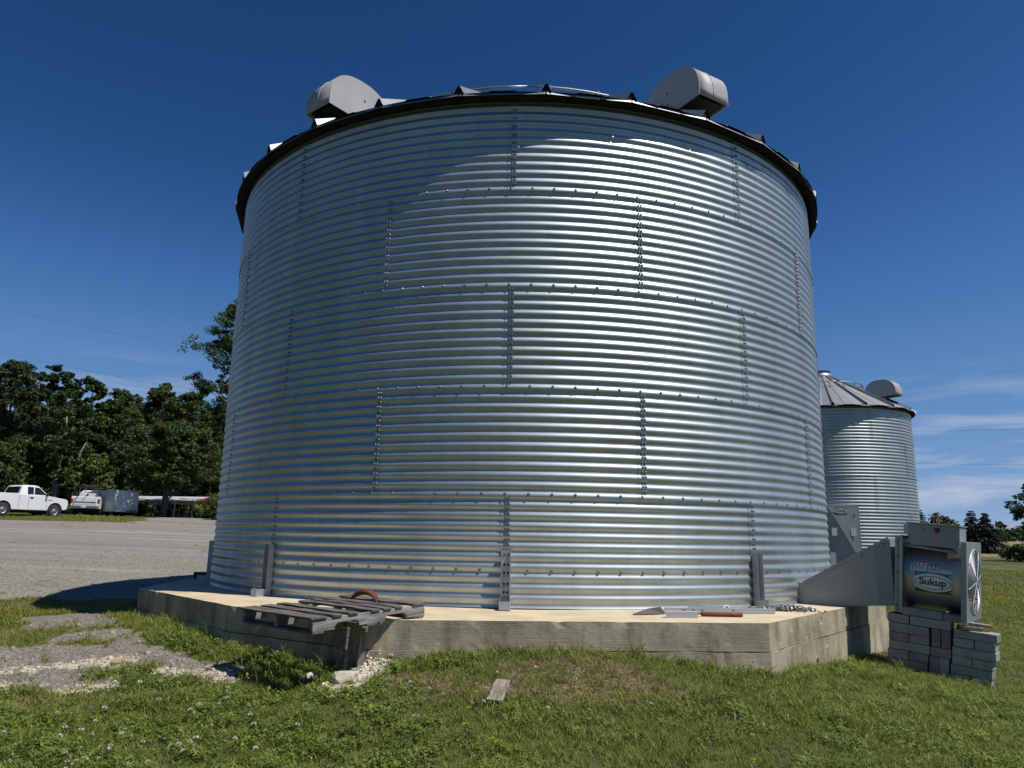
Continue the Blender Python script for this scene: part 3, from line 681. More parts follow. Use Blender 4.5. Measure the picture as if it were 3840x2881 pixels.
def logo(mapf, W, H, parent, big=True):
    b = put(grid2(-W/2, W/2, -H/2, H/2), mapf, .0015, 'logo_decal', M['sticker_white'], parent)
    put(band_top(-W/2, W/2, H/2, H/2-.26*H, .20*H), mapf, .0024, 'decal_band', M['sticker_teal'], b)
    put(band_top(-W/2, W/2, -H/2, -H/2+.26*H, -.20*H), mapf, .0024, 'decal_band', M['sticker_green'], b)
    put(ering(W*.485, H*.32, H*.028), mapf, .0033, 'logo_ring', M['sticker_ink'], b)
    tv, tf = text_outline('Sukup', H*.44, .03)
    xs = [p[0] for p in tv]; sx = W*.74/(max(xs)-min(xs)); cx = (max(xs)+min(xs))/2; ys = [p[1] for p in tv]; cy = (max(ys)+min(ys))/2
    put(([((x-cx)*sx, (y-cy)*1.0, 0) for x, y, z in tv], tf), mapf, .0042, 'logo_lettering', M['sticker_ink'], b)
    return b

# door of the small bin
dE = bpy.data.objects.new('bin_door', None); COL.objects.link(dE); dE.parent = bin2; dE.empty_display_size = .2
_ad = rad(-14.5); dE.location = ((R2+.02)*math.sin(_ad), -(R2+.02)*math.cos(_ad), .66); dE.rotation_euler = (0, 0, _ad)
m = MB(); W_, H_ = .92, 1.72
m.box((0, -.04, H_/2), (W_, .10, H_)); m.build('door_frame', M['greypaint2'], dE, .004)
m = MB(); y0, y1 = -.095, -.165; a = [(-.42, y0, .04), (.42, y0, .04), (.42, y0, H_-.04), (-.42, y0, H_-.04), (0, y1, H_/2)]
m.add(a, [(0, 1, 4), (1, 2, 4), (2, 3, 4), (3, 0, 4)]); m.build('creased_door_leaf', M['greypaint2'], dE)
logo(lambda x, y, l: (x-.06, -.118-l-.0, y+H_-.15), .36, .19, dE)
for xx in (-.29, .26):
    m = MB(); m.box((xx, -.142, .93), (.15, .004, .24)); m.build('notice_decal', M['sticker_white'], dE)
b = bolt_mesh(2.2).build('latch_knob', M['zinc'], dE); b.location = (.33, -.11, H_-.26)
m = MB(); m.box((-.38, -.06, -.35), (.09, .06, .72)); m.build('door_post', M['bracket'], dE)
m = MB(); m.lathe([(0, -.70), (.28, -.70), (.30, -.4), (.28, -.08), (0, -.05)], 20, c=(.1, -.45, 0)); ob = m.build('plastic_drum', M['bluebarrel'])
_p = bin2.matrix_basis @ Matrix.Translation(Vector((R2*math.sin(_ad), -R2*math.cos(_ad), .66))) @ Matrix.Rotation(_ad, 4, 'Z'); ob.matrix_basis = _p
tag(ob, 'dark blue plastic drum standing below the small bin door', 'drum')

# ================================================================== BLOWER FAN
aF = rad(50); A_ = Vector((math.sin(aF), -math.cos(aF), 0)); V_ = Vector((math.cos(aF), math.sin(aF), 0))   # A_: outward, V_: away from camera
TILT = .085
O_ = Vector((0, BIN_Y, 0))+A_*5.5-V_*.4
eu = A_*math.cos(TILT)+Vector((0, 0, -math.sin(TILT))); ew = eu.cross(V_)
MF = Matrix(((eu.x, V_.x, ew.x, O_.x), (eu.y, V_.y, ew.y, O_.y), (eu.z, V_.z, ew.z, O_.z), (0, 0, 0, 1)))
fan = empty('blower_fan', label='grey bin blower fan with tapered duct and green-lettered steel housing', cat='blower fan'); fan.matrix_world = MF
MFi = MF.inverted()
def fl(s, v, z):     # level frame -> fan local
    return tuple(MFi @ (Vector((0, BIN_Y, 0))+A_*s+V_*(v-.4)+Vector((0, 0, z))))
duct = MB()
S_ = [(4.42, .05, .25, -.02), (4.64, 0.0, .235, -.03), (5.42, 0.0, .68, .035), (5.575, .035, .755, .045)]   # s, near v, top z, bottom z
near = []
for s, v, zt, zb in S_:
    near += [fl(s, v, zb), fl(s, v, zt), fl(s, .8-v, zt), fl(s, .8-v, zb)]
fs = []
for i in range(3):
    o = i*4
    for k in range(4): fs.append((o+k, o+(k+1) % 4, o+4+(k+1) % 4, o+4+k))
duct.add(near, fs+[(12, 13, 14, 15)]); do = duct.build('transition_duct', M['greypaint'], fan)
# folded seam along the sloping top edge and the wall flange
hm = MB(); hm.hexa([fl(4.62, -.012, .222), fl(5.57, -.012, .735), fl(5.57, .02, .735), fl(4.62, .02, .222), fl(4.62, -.012, .25), fl(5.57, -.012, .772), fl(5.57, .02, .772), fl(4.62, .02, .25)]); hm.build('duct_hem', M['greypaint'], do)
hm = MB(); hm.hexa([fl(4.44, .02, -.02), fl(4.47, .01, -.02), fl(4.47, .06, -.02), fl(4.44, .06, -.02), fl(4.44, .02, .265), fl(4.47, .01, .265), fl(4.47, .06, .265), fl(4.44, .06, .265)]); hm.build('wall_flange', M['bracket'], do)
for i, (s, z) in enumerate([(4.70, .27), (4.98, .43), (5.27, .585), (5.5, .70)]):
    b = bolt_mesh(1.1).build('bolt', M['zinc'], do); b.location = fl(s, -.013, z-.02); 
for i, z in enumerate((.02, .10, .21)):
    b = bolt_mesh(1.1).build('bolt', M['zinc'], do); b.location = fl(4.5, .03, z)
# two square flanges
def sq_frame(u0, u1, lo, hi, hole, name, mat):
    m = MB(); c = (lo+hi)/2
    m.box(((u0+u1)/2, .4, hi-.02), (u1-u0, hi-lo, .04)); m.box(((u0+u1)/2, .4, lo+.02), (u1-u0, hi-lo, .04))
    m.box(((u0+u1)/2, .4-(hi-lo)/2+.02, c), (u1-u0, .04, hi-lo-.08)); m.box(((u0+u1)/2, .4+(hi-lo)/2-.02, c), (u1-u0, .04, hi-lo-.08))
    return m.build(name, mat, fan, .002)
sq_frame(.075, .105, -.005, .80, 0, 'duct_flange', M['greypaint'])
sq_frame(.112, .150, -.005, .80, 0, 'fan_flange', M['galv_fan'])
m = MB(); seg = 40
v = [(.13, .4+.395*sx, .395+.39*sz) for sx, sz in ((-1, -1), (1, -1), (1, 1), (-1, 1))]
m.add(v, [(0, 1, 2, 3)]); m.build('flange_plate', M['galv_fan'], fan)
for i, wv in enumerate((.06, .22, .40, .58, .73)):
    b = bolt_mesh(1.2).build('bolt', M['zinc'], fan); b.location = (.09, -.004, wv)
CW, CR = .385, .345
hs = MB(); hs.lathe([(CR, .150), (CR, .24), (CR, .45), (CR, .60), (CR, .645), (CR+.008, .655), (CR+.008, .690)], 64, 'x', (0, .4, CW))
hs.build('fan_housing', M['galv_fan'], fan)
ms = MB(); ms.lathe([(.0, .3), (.14, .3), (.15, .34), (.15, .5), (.05, .52), (0, .52)], 24, 'x', (0, .4, CW)); ms.build('fan_motor', M['blackplastic'], fan)
fb = MB()
for k in range(6):
    a = 2*PI*k/6; c, s_ = math.cos(a), math.sin(a)
    def q(r, t, x): return (x, .4+r*c-t*s_, CW+r*s_+t*c)
    fb.add([q(.1, -.04, .24), q(.33, -.07, .22), q(.33, .07, .28), q(.1, .04, .28)], [(0, 1, 2, 3)])
fb.build('fan_blades', M['greypaint2'], fan)
# inlet plate with a round hole
ip = MB(); K = 48; hi, lo = .79, -.02; half = .405; cz = (hi+lo)/2
for x in (.695, .745):
    inn = []; out = []
    for k in range(K):
        a = 2*PI*k/K; c, s_ = math.cos(a), math.sin(a); mx = max(abs(c), abs(s_))
        inn.append((x, .4+.335*c, cz+.335*s_)); out.append((x, .4+half*c/mx, cz+half*s_/mx))
    ip.add(inn+out, [(k, (k+1) % K, K+(k+1) % K, K+k) for k in range(K)])
o2 = 2*K
for k in range(K): ip.f.append((K+k, K+(k+1) % K, o2+K+(k+1) % K, o2+K+k)); ip.s.append(False)
for k in range(K): ip.f.append((k, (k+1) % K, o2+(k+1) % K, o2+k)); ip.s.append(False)
ip.build('inlet_plate', M['galv_fan'], fan)
gd = MB()
for k in range(11):
    r = .06+k*.027; x = .752+.014*(1-(r/.34)**2)
    gd.tube([(x, .4+r*math.cos(2*PI*j/40), cz+r*math.sin(2*PI*j/40)) for j in range(41)], .0035, 5, False)
for k in range(4):
    a = PI/4*k+.2
    gd.tube([(.752+.018*(1-(t/.345)**2), .4+t*math.cos(a), cz+t*math.sin(a)) for t in np.linspace(-.345, .345, 9)], .005, 5)
gd.build('inlet_guard', M['bracket'], fan)
lip = MB(); lip.lathe([(.335, .746), (.332, .752), (.322, .754), (.315, .748)], 48, 'x', (0, .4, cz)); lip.build('inlet_lip', M['galv_fan'], fan)
# control box
cb = MB(); cb.box((.435, .20, .84), (.49, .34, .20)); cbo = cb.build('control_box', M['greypaint'], fan, .004)
cb = MB(); cb.box((.435, .195, .947), (.51, .37, .012)); cb.build('box_lid', M['greypaint'], cbo, .002)
cb = MB(); cb.box((.44, .05, .73), (.45, .03, .03)); cb.build('box_base_rail', M['greypaint2'], cbo)
cb = MB(); cb.lathe([(0, 0), (.018, 0), (.018, .02), (0, .022)], 14, 'y'); ob = cb.build('switch_button', M['red'], cbo); ob.location = (.47, .028, .875); ob.rotation_euler = (0, 0, PI)
cb = MB(); cb.box((.47, .027, .895), (.05, .006, .03)); cb.build('switch_guard', M['blackplastic'], cbo)
b = bolt_mesh(1.2).build('bolt', M['zinc'], cbo); b.location = (.345, .029, .885)
cb = MB(); cb.box((.172, .08, .875), (.045, .10, .10)); cb.build('junction_box', M['bracket'], fan, .003)
cb = MB(); cb.box((.16, .06, .79), (.07, .10, .03)); cb.build('hinge_bracket', M['blackplastic'], fan)
tb = MB(); tb.tube([(.13, .045, .705), (.40, .05, .69), (.66, .055, .675)], .014, 10); tb.build('side_rail', M['greypaint2'], fan)
tp = MB(); tp.hexa([(.16, .06, .70), (.69, .06, .68), (.69, .6, .72), (.16, .6, .74), (.16, .06, .712), (.69, .06, .692), (.69, .6, .732), (.16, .6, .752)]); tp.build('top_plate', M['galv_fan'], fan)
gp = MB(); gp.hexa([(.55, .12, .60), (.69, .02, .63), (.69, .12, .60), (.60, .12, .60), (.55, .12, .72), (.69, .02, .735), (.69, .14, .735), (.60, .14, .72)]); gp.build('corner_gusset', M['galv_fan'], fan)
for uu in (.2, .58):
    m = MB(); m.box((uu, .14, .088), (.05, .08, .045)); m.build('rubber_foot', M['rubber'], fan, .006)
    m = MB(); m.box((uu, .62, .05), (.05, .08, .09)); m.build('rubber_foot', M['rubber'], fan, .006)
# decals wrapped round the housing
def wrap(u0, th0):
    def g(x, y, lay):
        th = th0+y/CR; r = CR+lay; return (u0+x, .4-r*math.cos(th), CW+r*math.sin(th))
    return g
logo(wrap(.425, rad(-8)), .345, .215, fan)
def label_decal(u, th, w_, h_, head, name='warning_decal', icon=True):
    g = wrap(u, th); b = put(grid2(-w_/2, w_/2, -h_/2, h_/2, 3, 4), g, .0015, name, M['sticker_white'], fan)
    put(grid2(-w_/2, w_/2, h_/2-.016, h_/2, 2, 1), g, .0024, 'decal_header', M[head], b)
    hd, ff = text_outline('WARNING', .012, .02); put(([(x, y+h_/2-.008, 0) for x, y, z in hd], ff), g, .0032, 'decal_lettering', M['ink'], b)
    if icon:
        for sx in (-1, 1):
            put(([(sx*w_*.23-.012, h_*.12, 0), (sx*w_*.23+.012, h_*.12, 0), (sx*w_*.23, h_*.12+.022, 0)], [(0, 1, 2)]), g, .0024, 'decal_pictogram', M['ink'], b)
    for k in range(5):
        yy = h_*.02-k*h_*.085; put(grid2(-w_*.42, w_*.42*(1 if k % 2 else .8), yy-.0016, yy+.0016, 2, 1), g, .0024, 'decal_text_line', M['ink'], b)
label_decal(.318, rad(19.5), .095, .105, 'orange')
label_decal(.432, rad(17.0), .088, .082, 'orange')
g = wrap(.236, rad(16)); b = put(grid2(-.019, .019, -.036, .036, 2, 4), g, .0015, 'arrow_decal', M['sticker_white'], fan)
put(([(-.004, -.028, 0), (.004, -.028, 0), (.004, .012, 0), (-.004, .012, 0), (-.011, .012, 0), (.011, .012, 0), (0, .03, 0)], [(0, 1, 2, 3), (4, 5, 6)]), g, .0025, 'arrow_mark', M['ink'], b)
g = wrap(.55, rad(13.2)); b = put(grid2(-.058, .058, -.018, .018, 3, 2), g, .0015, 'airflow_decal', M['sticker_white'], fan)
tv, tf = text_outline('AIRFLOW', .019, .02); put(([(x+.012, y, 0) for x, y, z in tv], tf), g, .0026, 'airflow_lettering', M['bluegreen'], b)
put(([(-.052, 0, 0), (-.036, -.010, 0), (-.036, .010, 0)], [(0, 1, 2)]), g, .0026, 'airflow_arrow', M['bluegreen'], b)

# ================================================================== CONCRETE BLOCKS UNDER THE FAN
rows = [  # u0,u1,w0,w1,depth v0,v1,label
 (.145, .525, -.022, .058, 0.0, .19, 'long grey concrete block directly under the steel fan housing, top of the left stack'),
 (.535, .73, -.026, .048, 0.0, .39, 'short-faced concrete block under the fan inlet end, top of the left stack'),
 (.005, .212, -.116, -.026, .0, .39, 'concrete block beneath the duct flange at the upper left corner of the left stack'),
 (.222, .60, -.116, -.026, .0, .19, 'long concrete block in the second row from the top of the left stack'),
 (.022, .402, -.208, -.119, -.008, .182, 'long concrete block at the left of the third row of the left stack'),
 (.428, .512, -.300, -.119, .004, .39, 'upright concrete block in the middle of the left stack, left one of the pair'),
 (.516, .600, -.300, -.119, .0, .39, 'upright concrete block in the middle of the left stack, right one of the pair'),
 (.020, .212, -.298, -.211, .0, .39, 'concrete block at the left end of the fourth row of the left stack'),
 (.214, .402, -.298, -.211, .006, .39, 'concrete block second from left in the fourth row of the left stack'),
 (.020, .410, -.387, -.301, -.004, .186, 'long concrete block at the left of the fifth row of the left stack'),
 (.418, .605, -.389, -.303, .004, .39, 'concrete block under the upper upright pair in the left stack'),
 (.006, .208, -.478, -.390, .004, .39, 'concrete block at the left end of the sixth row of the left stack'),
 (.216, .400, -.478, -.390, -.002, .39, 'concrete block second from left in the sixth row of the left stack'),
 (.405, .496, -.572, -.392, .004, .39, 'upright concrete block near the grass in the left stack, left one of the pair'),
 (.500, .588, -.572, -.392, .0, .39, 'upright concrete block near the grass in the left stack, right one of the pair'),
 (-.004, .392, -.570, -.481, .0, .19, 'long concrete block at the bottom left, half hidden by grass'),
 (.0, .39, -.662, -.573, .0, .19, 'concrete block sunk in the grass under the left stack'),
 (.40, .59, -.664, -.575, .0, .39, 'concrete block sunk in the grass at the right foot of the left stack'),
 (.628, 1.005, -.168, -.083, 0.0, .092, 'front of two long concrete blocks topping the right stack'),
 (.630, 1.008, -.168, -.082, .098, .19, 'rear of two long concrete blocks topping the right stack'),
 (.622, .806, -.258, -.171, .004, .19, 'left concrete block in the second row of the right stack'),
 (.812, .992, -.258, -.171, .0, .19, 'right concrete block in the second row of the right stack'),
 (.615, .998, -.346, -.261, -.008, .19, 'long concrete block jutting out in the third row of the right stack'),
 (.610, .786, -.435, -.349, .004, .19, 'left concrete block in the fourth row of the right stack'),
 (.792, .968, -.435, -.349, .0, .17, 'right concrete block in the fourth row of the right stack'),
 (.600, .962, -.524, -.438, .002, .19, 'long concrete block in the fifth row of the right stack'),
 (.598, .770, -.612, -.527, .0, .19, 'left concrete block in the lowest row of the right stack, in the grass'),
 (.776, .950, -.612, -.527, -.004, .19, 'right concrete block in the lowest row of the right stack, in the grass'),
 (.60, .94, -.70, -.615, .0, .19, 'concrete block sunk in the grass under the right stack'),
]
for (u0, u1, w0, w1, v0, v1, lb) in rows:
    m = MB(); m.box((0, 0, 0), (u1-u0-.003, v1-v0, w1-w0-.0015)); o = m.build('concrete_block', M['block'], None, .005, 2)
    j = Matrix.Translation((0, random.gauss(0, .003), 0)) @ Matrix.Rotation(random.gauss(0, .012), 4, 'Z') @ Matrix.Rotation(random.gauss(0, .004), 4, 'Y')
    o.matrix_world = MF @ Matrix.Translation(((u0+u1)/2, (v0+v1)/2, (w0+w1)/2)) @ j
    tag(o, lb, 'concrete block', 'concrete blocks stacked under the fan')
# wooden shims on the right stack
for (u, v, wz, L, W3, T, rz, lb, mt) in [(.76, .07, -.060, .22, .13, .035, .55, 'dark weathered wood shim lying on the right block stack', 'wood_y'), (.84, .16, -.022, .20, .09, .028, .15, 'pale splintered wood shim lying crosswise on the darker shim', 'wood_pale')]:
    m = MB(); pts = []
    for z in (0, T): pts += [(-L/2, -W3/2, z), (L/2, -W3/2*.8, z*.8), (L/2*.9, W3/2, z), (-L/2*.95, W3/2*.9, z)]
    m.hexa(pts); o = m.build('wood_shim', M[mt], None, .003)
    o.matrix_world = MF @ Matrix.Translation((u, v, wz-.018)) @ Matrix.Rotation(rz, 4, 'Z'); tag(o, lb, 'wood shim')

# ================================================================== PALLET
PX, PY = 1.10, 1.07
yw, pt_ = .836, .055
e1 = Vector((math.cos(yw)*math.cos(pt_), math.sin(yw)*math.cos(pt_), math.sin(pt_))); e2 = Vector((-math.sin(yw), math.cos(yw), 0)); e3 = e1.cross(e2)
pallet = empty('wooden_pallet', label='weathered grey wooden pallet overhanging the pad corner', cat='pallet')
pallet.matrix_world = Matrix(((e1.x, e2.x, e3.x, -1.545), (e1.y, e2.y, e3.y, 5.83), (e1.z, e2.z, e3.z, -.038), (0, 0, 0, 1)))
def stringer(y):
    m = MB(); prof = [(0, 0), (.15, 0)]
    def notch(c):
        q = [(c-.115, 0), (c-.11, .025), (c-.085, .045), (c+.085, .045), (c+.11, .025), (c+.115, 0)]; return q
    prof = [(0, 0)]+notch(.31)+notch(PX-.31)+[(PX, 0), (PX, .09), (0, .09)]
    m.prism(prof, y-.019, y+.019); return m.build('stringer', M['wood_x'], pallet, .003)
for y in (.02, PY/2, PY-.02): stringer(y)
for i, (x, wd) in enumerate([(.05, .14), (.215, .085), (.365, .085), (.58, .085), (.70, .08), (.82, .085), (1.03, .13)]):
    m = MB(); rng2 = np.random.default_rng(50+i); K = 12; v = []
    for k in range(K+1):
        y = -.01+(PY+.02)*k/K; a, b_ = rng2.normal(0, .003, 2); sag = .004*math.sin(k*1.3+i)
        v += [(x-wd/2+a, y, .0905+sag*0+.0), (x+wd/2+b_, y, .0905), (x+wd/2+b_, y, .107+sag*.5), (x-wd/2+a, y, .107+sag*.5)]
    f = []
    for k in range(K):
        o = k*4
        for q in range(4): f.append((o+q, o+(q+1) % 4, o+4+(q+1) % 4, o+4+q))
    f += [(0, 1, 2, 3), tuple(K*4+q for q in (3, 2, 1, 0))]
    m.add(v, f); m.build('deck_board', M['wood_y'], pallet, .002)
for x in (.05, .55, 1.04):
    m = MB(); m.box((x, PY/2, -.0085), (.10, PY, .016)); m.build('bottom_board', M['wood_y'], pallet, .002)
# rusty auger flighting lying on it
m = MB(); K = 40; v = []; f = []
for k in range(K+1):
    t = k/K; a = -.55+t*(PI+1.15)
    for r in (.034, .082): v.append((r*math.cos(a), .30*(t-.5), r*math.sin(a)))
for k in range(K): f.append((2*k, 2*k+1, 2*k+3, 2*k+2))
m.add(v, f, True); o = m.build('auger_flight', M['rust']); so = o.modifiers.new('thick', 'SOLIDIFY'); so.thickness = .005
o.matrix_world = Matrix.Translation(Vector(pallet.matrix_world @ Vector((.93, .62, .112)))) @ Matrix.Rotation(.75, 4, 'Z')
tag(o, 'curved rusty auger flight standing on the wooden pallet', 'auger flight')
# prop board under the pallet corner
m = MB(); m.hexa([(-.03, -.025, 0), (.03, -.02, 0), (.03, .02, 0), (-.03, .02, 0), (-.02, -.02, .33), (.035, -.02, .36), (.035, .02, .36), (-.02, .02, .33)])
o = m.build('prop_board', M['wood_z'], None, .003); o.location = (-1.285, 6.355, -.405); o.rotation_euler = (-.04, .05, .35); tag(o, 'short upright board propped under the pallet at the pad corner', 'board')
m = MB(); m.hexa([(-.05, -.02, 0), (.04, -.02, 0), (.04, .02, 0), (-.05, .02, 0), (-.04, -.02, .36), (.045, -.02, .37), (.045, .02, .37), (-.04, .02, .36)])
o = m.build('prop_board', M['wood_y'], None, .003); o.location = (-1.42, 6.32, -.42); o.rotation_euler = (-.05, -.03, -.5); tag(o, 'dark board in the shade beside the pad corner under the pallet', 'board')

# ================================================================== SCRAP STEEL ON THE PAD
def zpt(x, y, z=0.0): return onz(x, y, z)
def lay(o, a, b, z, roll=0.0):
    """put an object modelled along +x (length L) between two points on the pad"""
    d = (b-a); o.location = (a.x, a.y, z); o.rotation_euler = (roll, 0, math.atan2(d.y, d.x)); return d.length
pa, pb = zpt(2490, 2300), zpt(2908, 2304)
L = (pb-pa).length
m = MB(); m.prism([(0, 0), (.075, .004), (.078, .010), (.006, .006), (.006, .05), (0, .05)], 0, L, 'x')
o = m.build('steel_angle', M['bluesteel'], None, .001); lay(o, pa, pb, .004); tag(o, 'long galvanised steel angle with slots lying on the pad', 'steel angle')
for t in (.18, .26, .34, .62):
    b = MB(); b.box((t*L, -.001, .028), (.022, .003, .008)); b.build('slot', M['dark'], o)
pa, pb = zpt(2498, 2318), zpt(2618, 2319)
m = MB(); L = (pb-pa).length; m.prism([(0, 0), (.006, 0), (.006, .05), (.07, .05), (.07, .054), (0, .054)], 0, L, 'x'); o = m.build('steel_channel', M['bluesteel'], None, .001); lay(o, pa, pb, .002); tag(o, 'short bright blue-grey steel channel in front of the long angle', 'steel channel')
pa, pb = zpt(2630, 2312), zpt(2785, 2315)
m = MB(); L = (pb-pa).length; m.lathe([(0, 0), (.019, 0), (.021, .004), (.021, L*.55), (.0195, L*.56), (.021, L*.57), (.021, L-.004), (.012, L), (0, L)], 18, 'x'); m.box((-.02, 0, 0), (.06, .018, .01)); o = m.build('rusty_pipe', M['rust2']); lay(o, pa, pb, .0215); tag(o, 'rust-red steel pipe lying on the pad beside the channel', 'pipe')
pa, pb = zpt(2376, 2308), zpt(2500, 2305)
d = pb-pa; L = d.length
m = MB(); m.add([(0, 0, .004), (.02, .05, .004), (L, .10, .06), (L, .02, .004), (L*.5, -.02, .004), (L*.5, .05, .05)], [(0, 4, 3, 5), (0, 5, 1), (1, 5, 2), (5, 3, 2)])
o = m.build('bent_scrap', M['blackplastic']); so = o.modifiers.new('thick', 'SOLIDIFY'); so.thickness = .006; lay(o, pa, pb, .003); tag(o, 'bent blackened steel strap at the left end of the scrap', 'steel strap')
pa = zpt(2588, 2292); pb = zpt(2720, 2294); m = MB(); L = (pb-pa).length
m.add([(0, 0, 0), (L, 0, 0), (L, .08, 0), (0, .08, 0), (0, .08, .075), (L*.25, .08, .075), (L*.42, .08, .04), (L, .08, .04)], [(0, 1, 2, 3), (3, 2, 7, 6, 5, 4)])
o = m.build('sheet_offcut', M['bracket']); so = o.modifiers.new('thick', 'SOLIDIFY'); so.thickness = .003; lay(o, pa, pb, .004); tag(o, 'bent grey sheet-metal offcut behind the long steel angle', 'sheet offcut')
pa = zpt(2727, 2293); m = MB(); m.add([(-.025, 0, 0), (.025, 0, 0), (.025, .02, .055), (-.025, .02, .055)], [(0, 1, 2, 3)]); o = m.build('bright_plate', M['sticker_white']); so = o.modifiers.new('thick', 'SOLIDIFY'); so.thickness = .004; o.location = (pa.x, pa.y, .004)
rg = MB(); rg.tube([(.012*math.cos(k*PI/8), .006+.014*math.sin(k*PI/8)*.3-.004, .028+.016*math.sin(k*PI/8)) for k in range(17)], .003, 6); rg.build('hole_rim', M['dark'], o); tag(o, 'small white plate with a round hole among the scrap', 'plate')
# heap of zinc bolts
m = MB(); rg = np.random.default_rng(3); hc = zpt(2950, 2290); small = bolt_mesh(1.1)
for k in range(420):
    main = k < 330
    c = hc if main else zpt(2850, 2290); sx, sy = (.16, .07) if main else (.09, .02)
    x, y = rg.normal(0, sx), rg.normal(0, sy); hgt = max(0, .035*(1-(x/.26)**2-(y/.14)**2)) if main else 0
    R_ = Matrix.Rotation(rg.uniform(0, 6.3), 3, 'Z') @ Matrix.Rotation(rg.uniform(0, 6.3), 3, 'X'); z = .012+hgt*rg.uniform(.3, 1)
    m.add([tuple(R_ @ Vector(p)+Vector((c.x+x, c.y+y, z))) for p in small.v], small.f)
    a = R_ @ Vector((0, .03, 0)); p0 = Vector((c.x+x, c.y+y, z)); m.tube([p0, p0+a], .0045, 5)
tag(m.build('loose_bolts', M['zinc']), 'loose heap of shiny zinc bolts beside the duct on the pad', 'bolts', kind='stuff')
# dark steel offcut at the far left edge of the pad
m = MB(); m.box((0, 0, .05), (.30, .14, .09)); m.box((.02, -.072, .05), (.16, .01, .045)); o = m.build('timber_block', M['creosote'], None, .01); p = zpt(765, 2170); o.location = (p.x, p.y, -.0); o.rotation_euler = (0, 0, .4); tag(o, 'dark timber block at the far left rim of the pad', 'timber block')

# ================================================================== ROCKS AND BOARD IN THE GRASS
def rock_mesh(seed, name, mat, flat=.6):
    rg = np.random.default_rng(seed); bm = bmesh.new(); bmesh.ops.create_icosphere(bm, subdivisions=2, radius=1)
    dirs = rg.normal(size=(9, 3)); dirs /= np.linalg.norm(dirs, axis=1)[:, None]; off = rg.uniform(.55, .95, 9)
    for v in bm.verts:
        p = np.array(v.co)
        for d, o_ in zip(dirs, off):
            t = p @ d
            if t > o_: p = p-d*(t-o_)
        p *= 1+rg.normal(0, .03); v.co = (p[0], p[1]*.8, p[2]*flat)
    me = bpy.data.meshes.new(name); bm.to_mesh(me); bm.free(); me.materials.append(mat); return me
for i, (x, y, s, mat, lb) in enumerate([(-1.33, 6.12, .12, 'limestone', 'pale broken concrete lump below the pallet corner'), (-1.66, 6.25, .085, 'limestone', 'small pale rock in the shade left of the pad corner'), (-1.16, 6.30, .05, 'brownrock', 'small brown rock against the pad corner rubble'), (-3.48, 6.78, .07, 'brownrock', 'tan rock lying alone on the bare gravel patch')]):
    o = link(rock_mesh(90+i, 'rock', M[mat]), 'rock', None, (x, y, g1(x, y)+s*.25), i*1.3); o.scale = (s, s, s); tag(o, lb, 'rock')
m = MB(); rg = np.random.default_rng(5); v = []; K = 8
for k in range(K+1):
    y = -.17+.36*k/K; j = rg.normal(0, .004, 2); tip = .012*(k == K)
    v += [(-.055+j[0], y, 0), (.055+j[1], y+tip, 0), (.055+j[1], y+tip, .022), (-.055+j[0], y, .022)]
f = [(k*4+q, k*4+(q+1) % 4, k*4+4+(q+1) % 4, k*4+4+q) for k in range(K) for q in range(4)]+[(0, 1, 2, 3), tuple(K*4+q for q in (3, 2, 1, 0))]
m.add(v, f); o = m.build('loose_board', M['wood_pale'], None, .003); x, y = -.135, 5.62; o.location = (x, y, g1(x, y)+.03); o.rotation_euler = (.20, .05, -.14); tag(o, 'short weathered grey board lying in the grass before the pad', 'board')

# ================================================================== TREES
def leaf_quads(cent, rad_, n, size, rg, flat=1.0, tint=.5, outw=.6):
    """n leaf sprays in an uneven blob; returns verts, faces, tint"""
    d = rg.normal(size=(n, 3)); d /= np.linalg.norm(d, axis=1)[:, None]
    r = rg.uniform(0, 1, n)**.45
    p = cent+d*(r*rad_)[:, None]*np.array([1, 1, flat])
    nn = d*outw+rg.normal(size=(n, 3))*.7+np.array([0, 0, .35]); nn /= np.linalg.norm(nn, axis=1)[:, None]
    t = np.cross(nn, rg.normal(size=(n, 3))); t /= np.linalg.norm(t, axis=1)[:, None]; b = np.cross(nn, t)
    s = size*rg.uniform(.55, 1.3, n)[:, None]
    v = np.stack([p-t*s, p-b*s*.55+t*s*.1, p+t*s, p+b*s*.55-t*s*.1], 1).reshape(-1, 3)
    return v, np.repeat(np.clip(tint+rg.normal(0, .22, n), 0, 1), 4)
def crown_obj(name, V, T, mat, parent):
    V = np.concatenate(V).astype(np.float32); T = np.concatenate(T).astype(np.float32); n = len(V)//4
    me = bpy.data.meshes.new(name); me.vertices.add(len(V)); me.vertices.foreach_set('co', V.ravel())
    me.loops.add(4*n); me.loops.foreach_set('vertex_index', np.arange(4*n, dtype=np.int32)); me.polygons.add(n)
    me.polygons.foreach_set('loop_start', np.arange(0, 4*n, 4, dtype=np.int32))
    a = me.attributes.new('tint', 'FLOAT', 'POINT'); a.data.foreach_set('value', T)
    me.materials.append(mat); me.update(calc_edges=True); me.validate()
    o = bpy.data.objects.new(name, me); COL.objects.link(o); o.parent = parent; return o
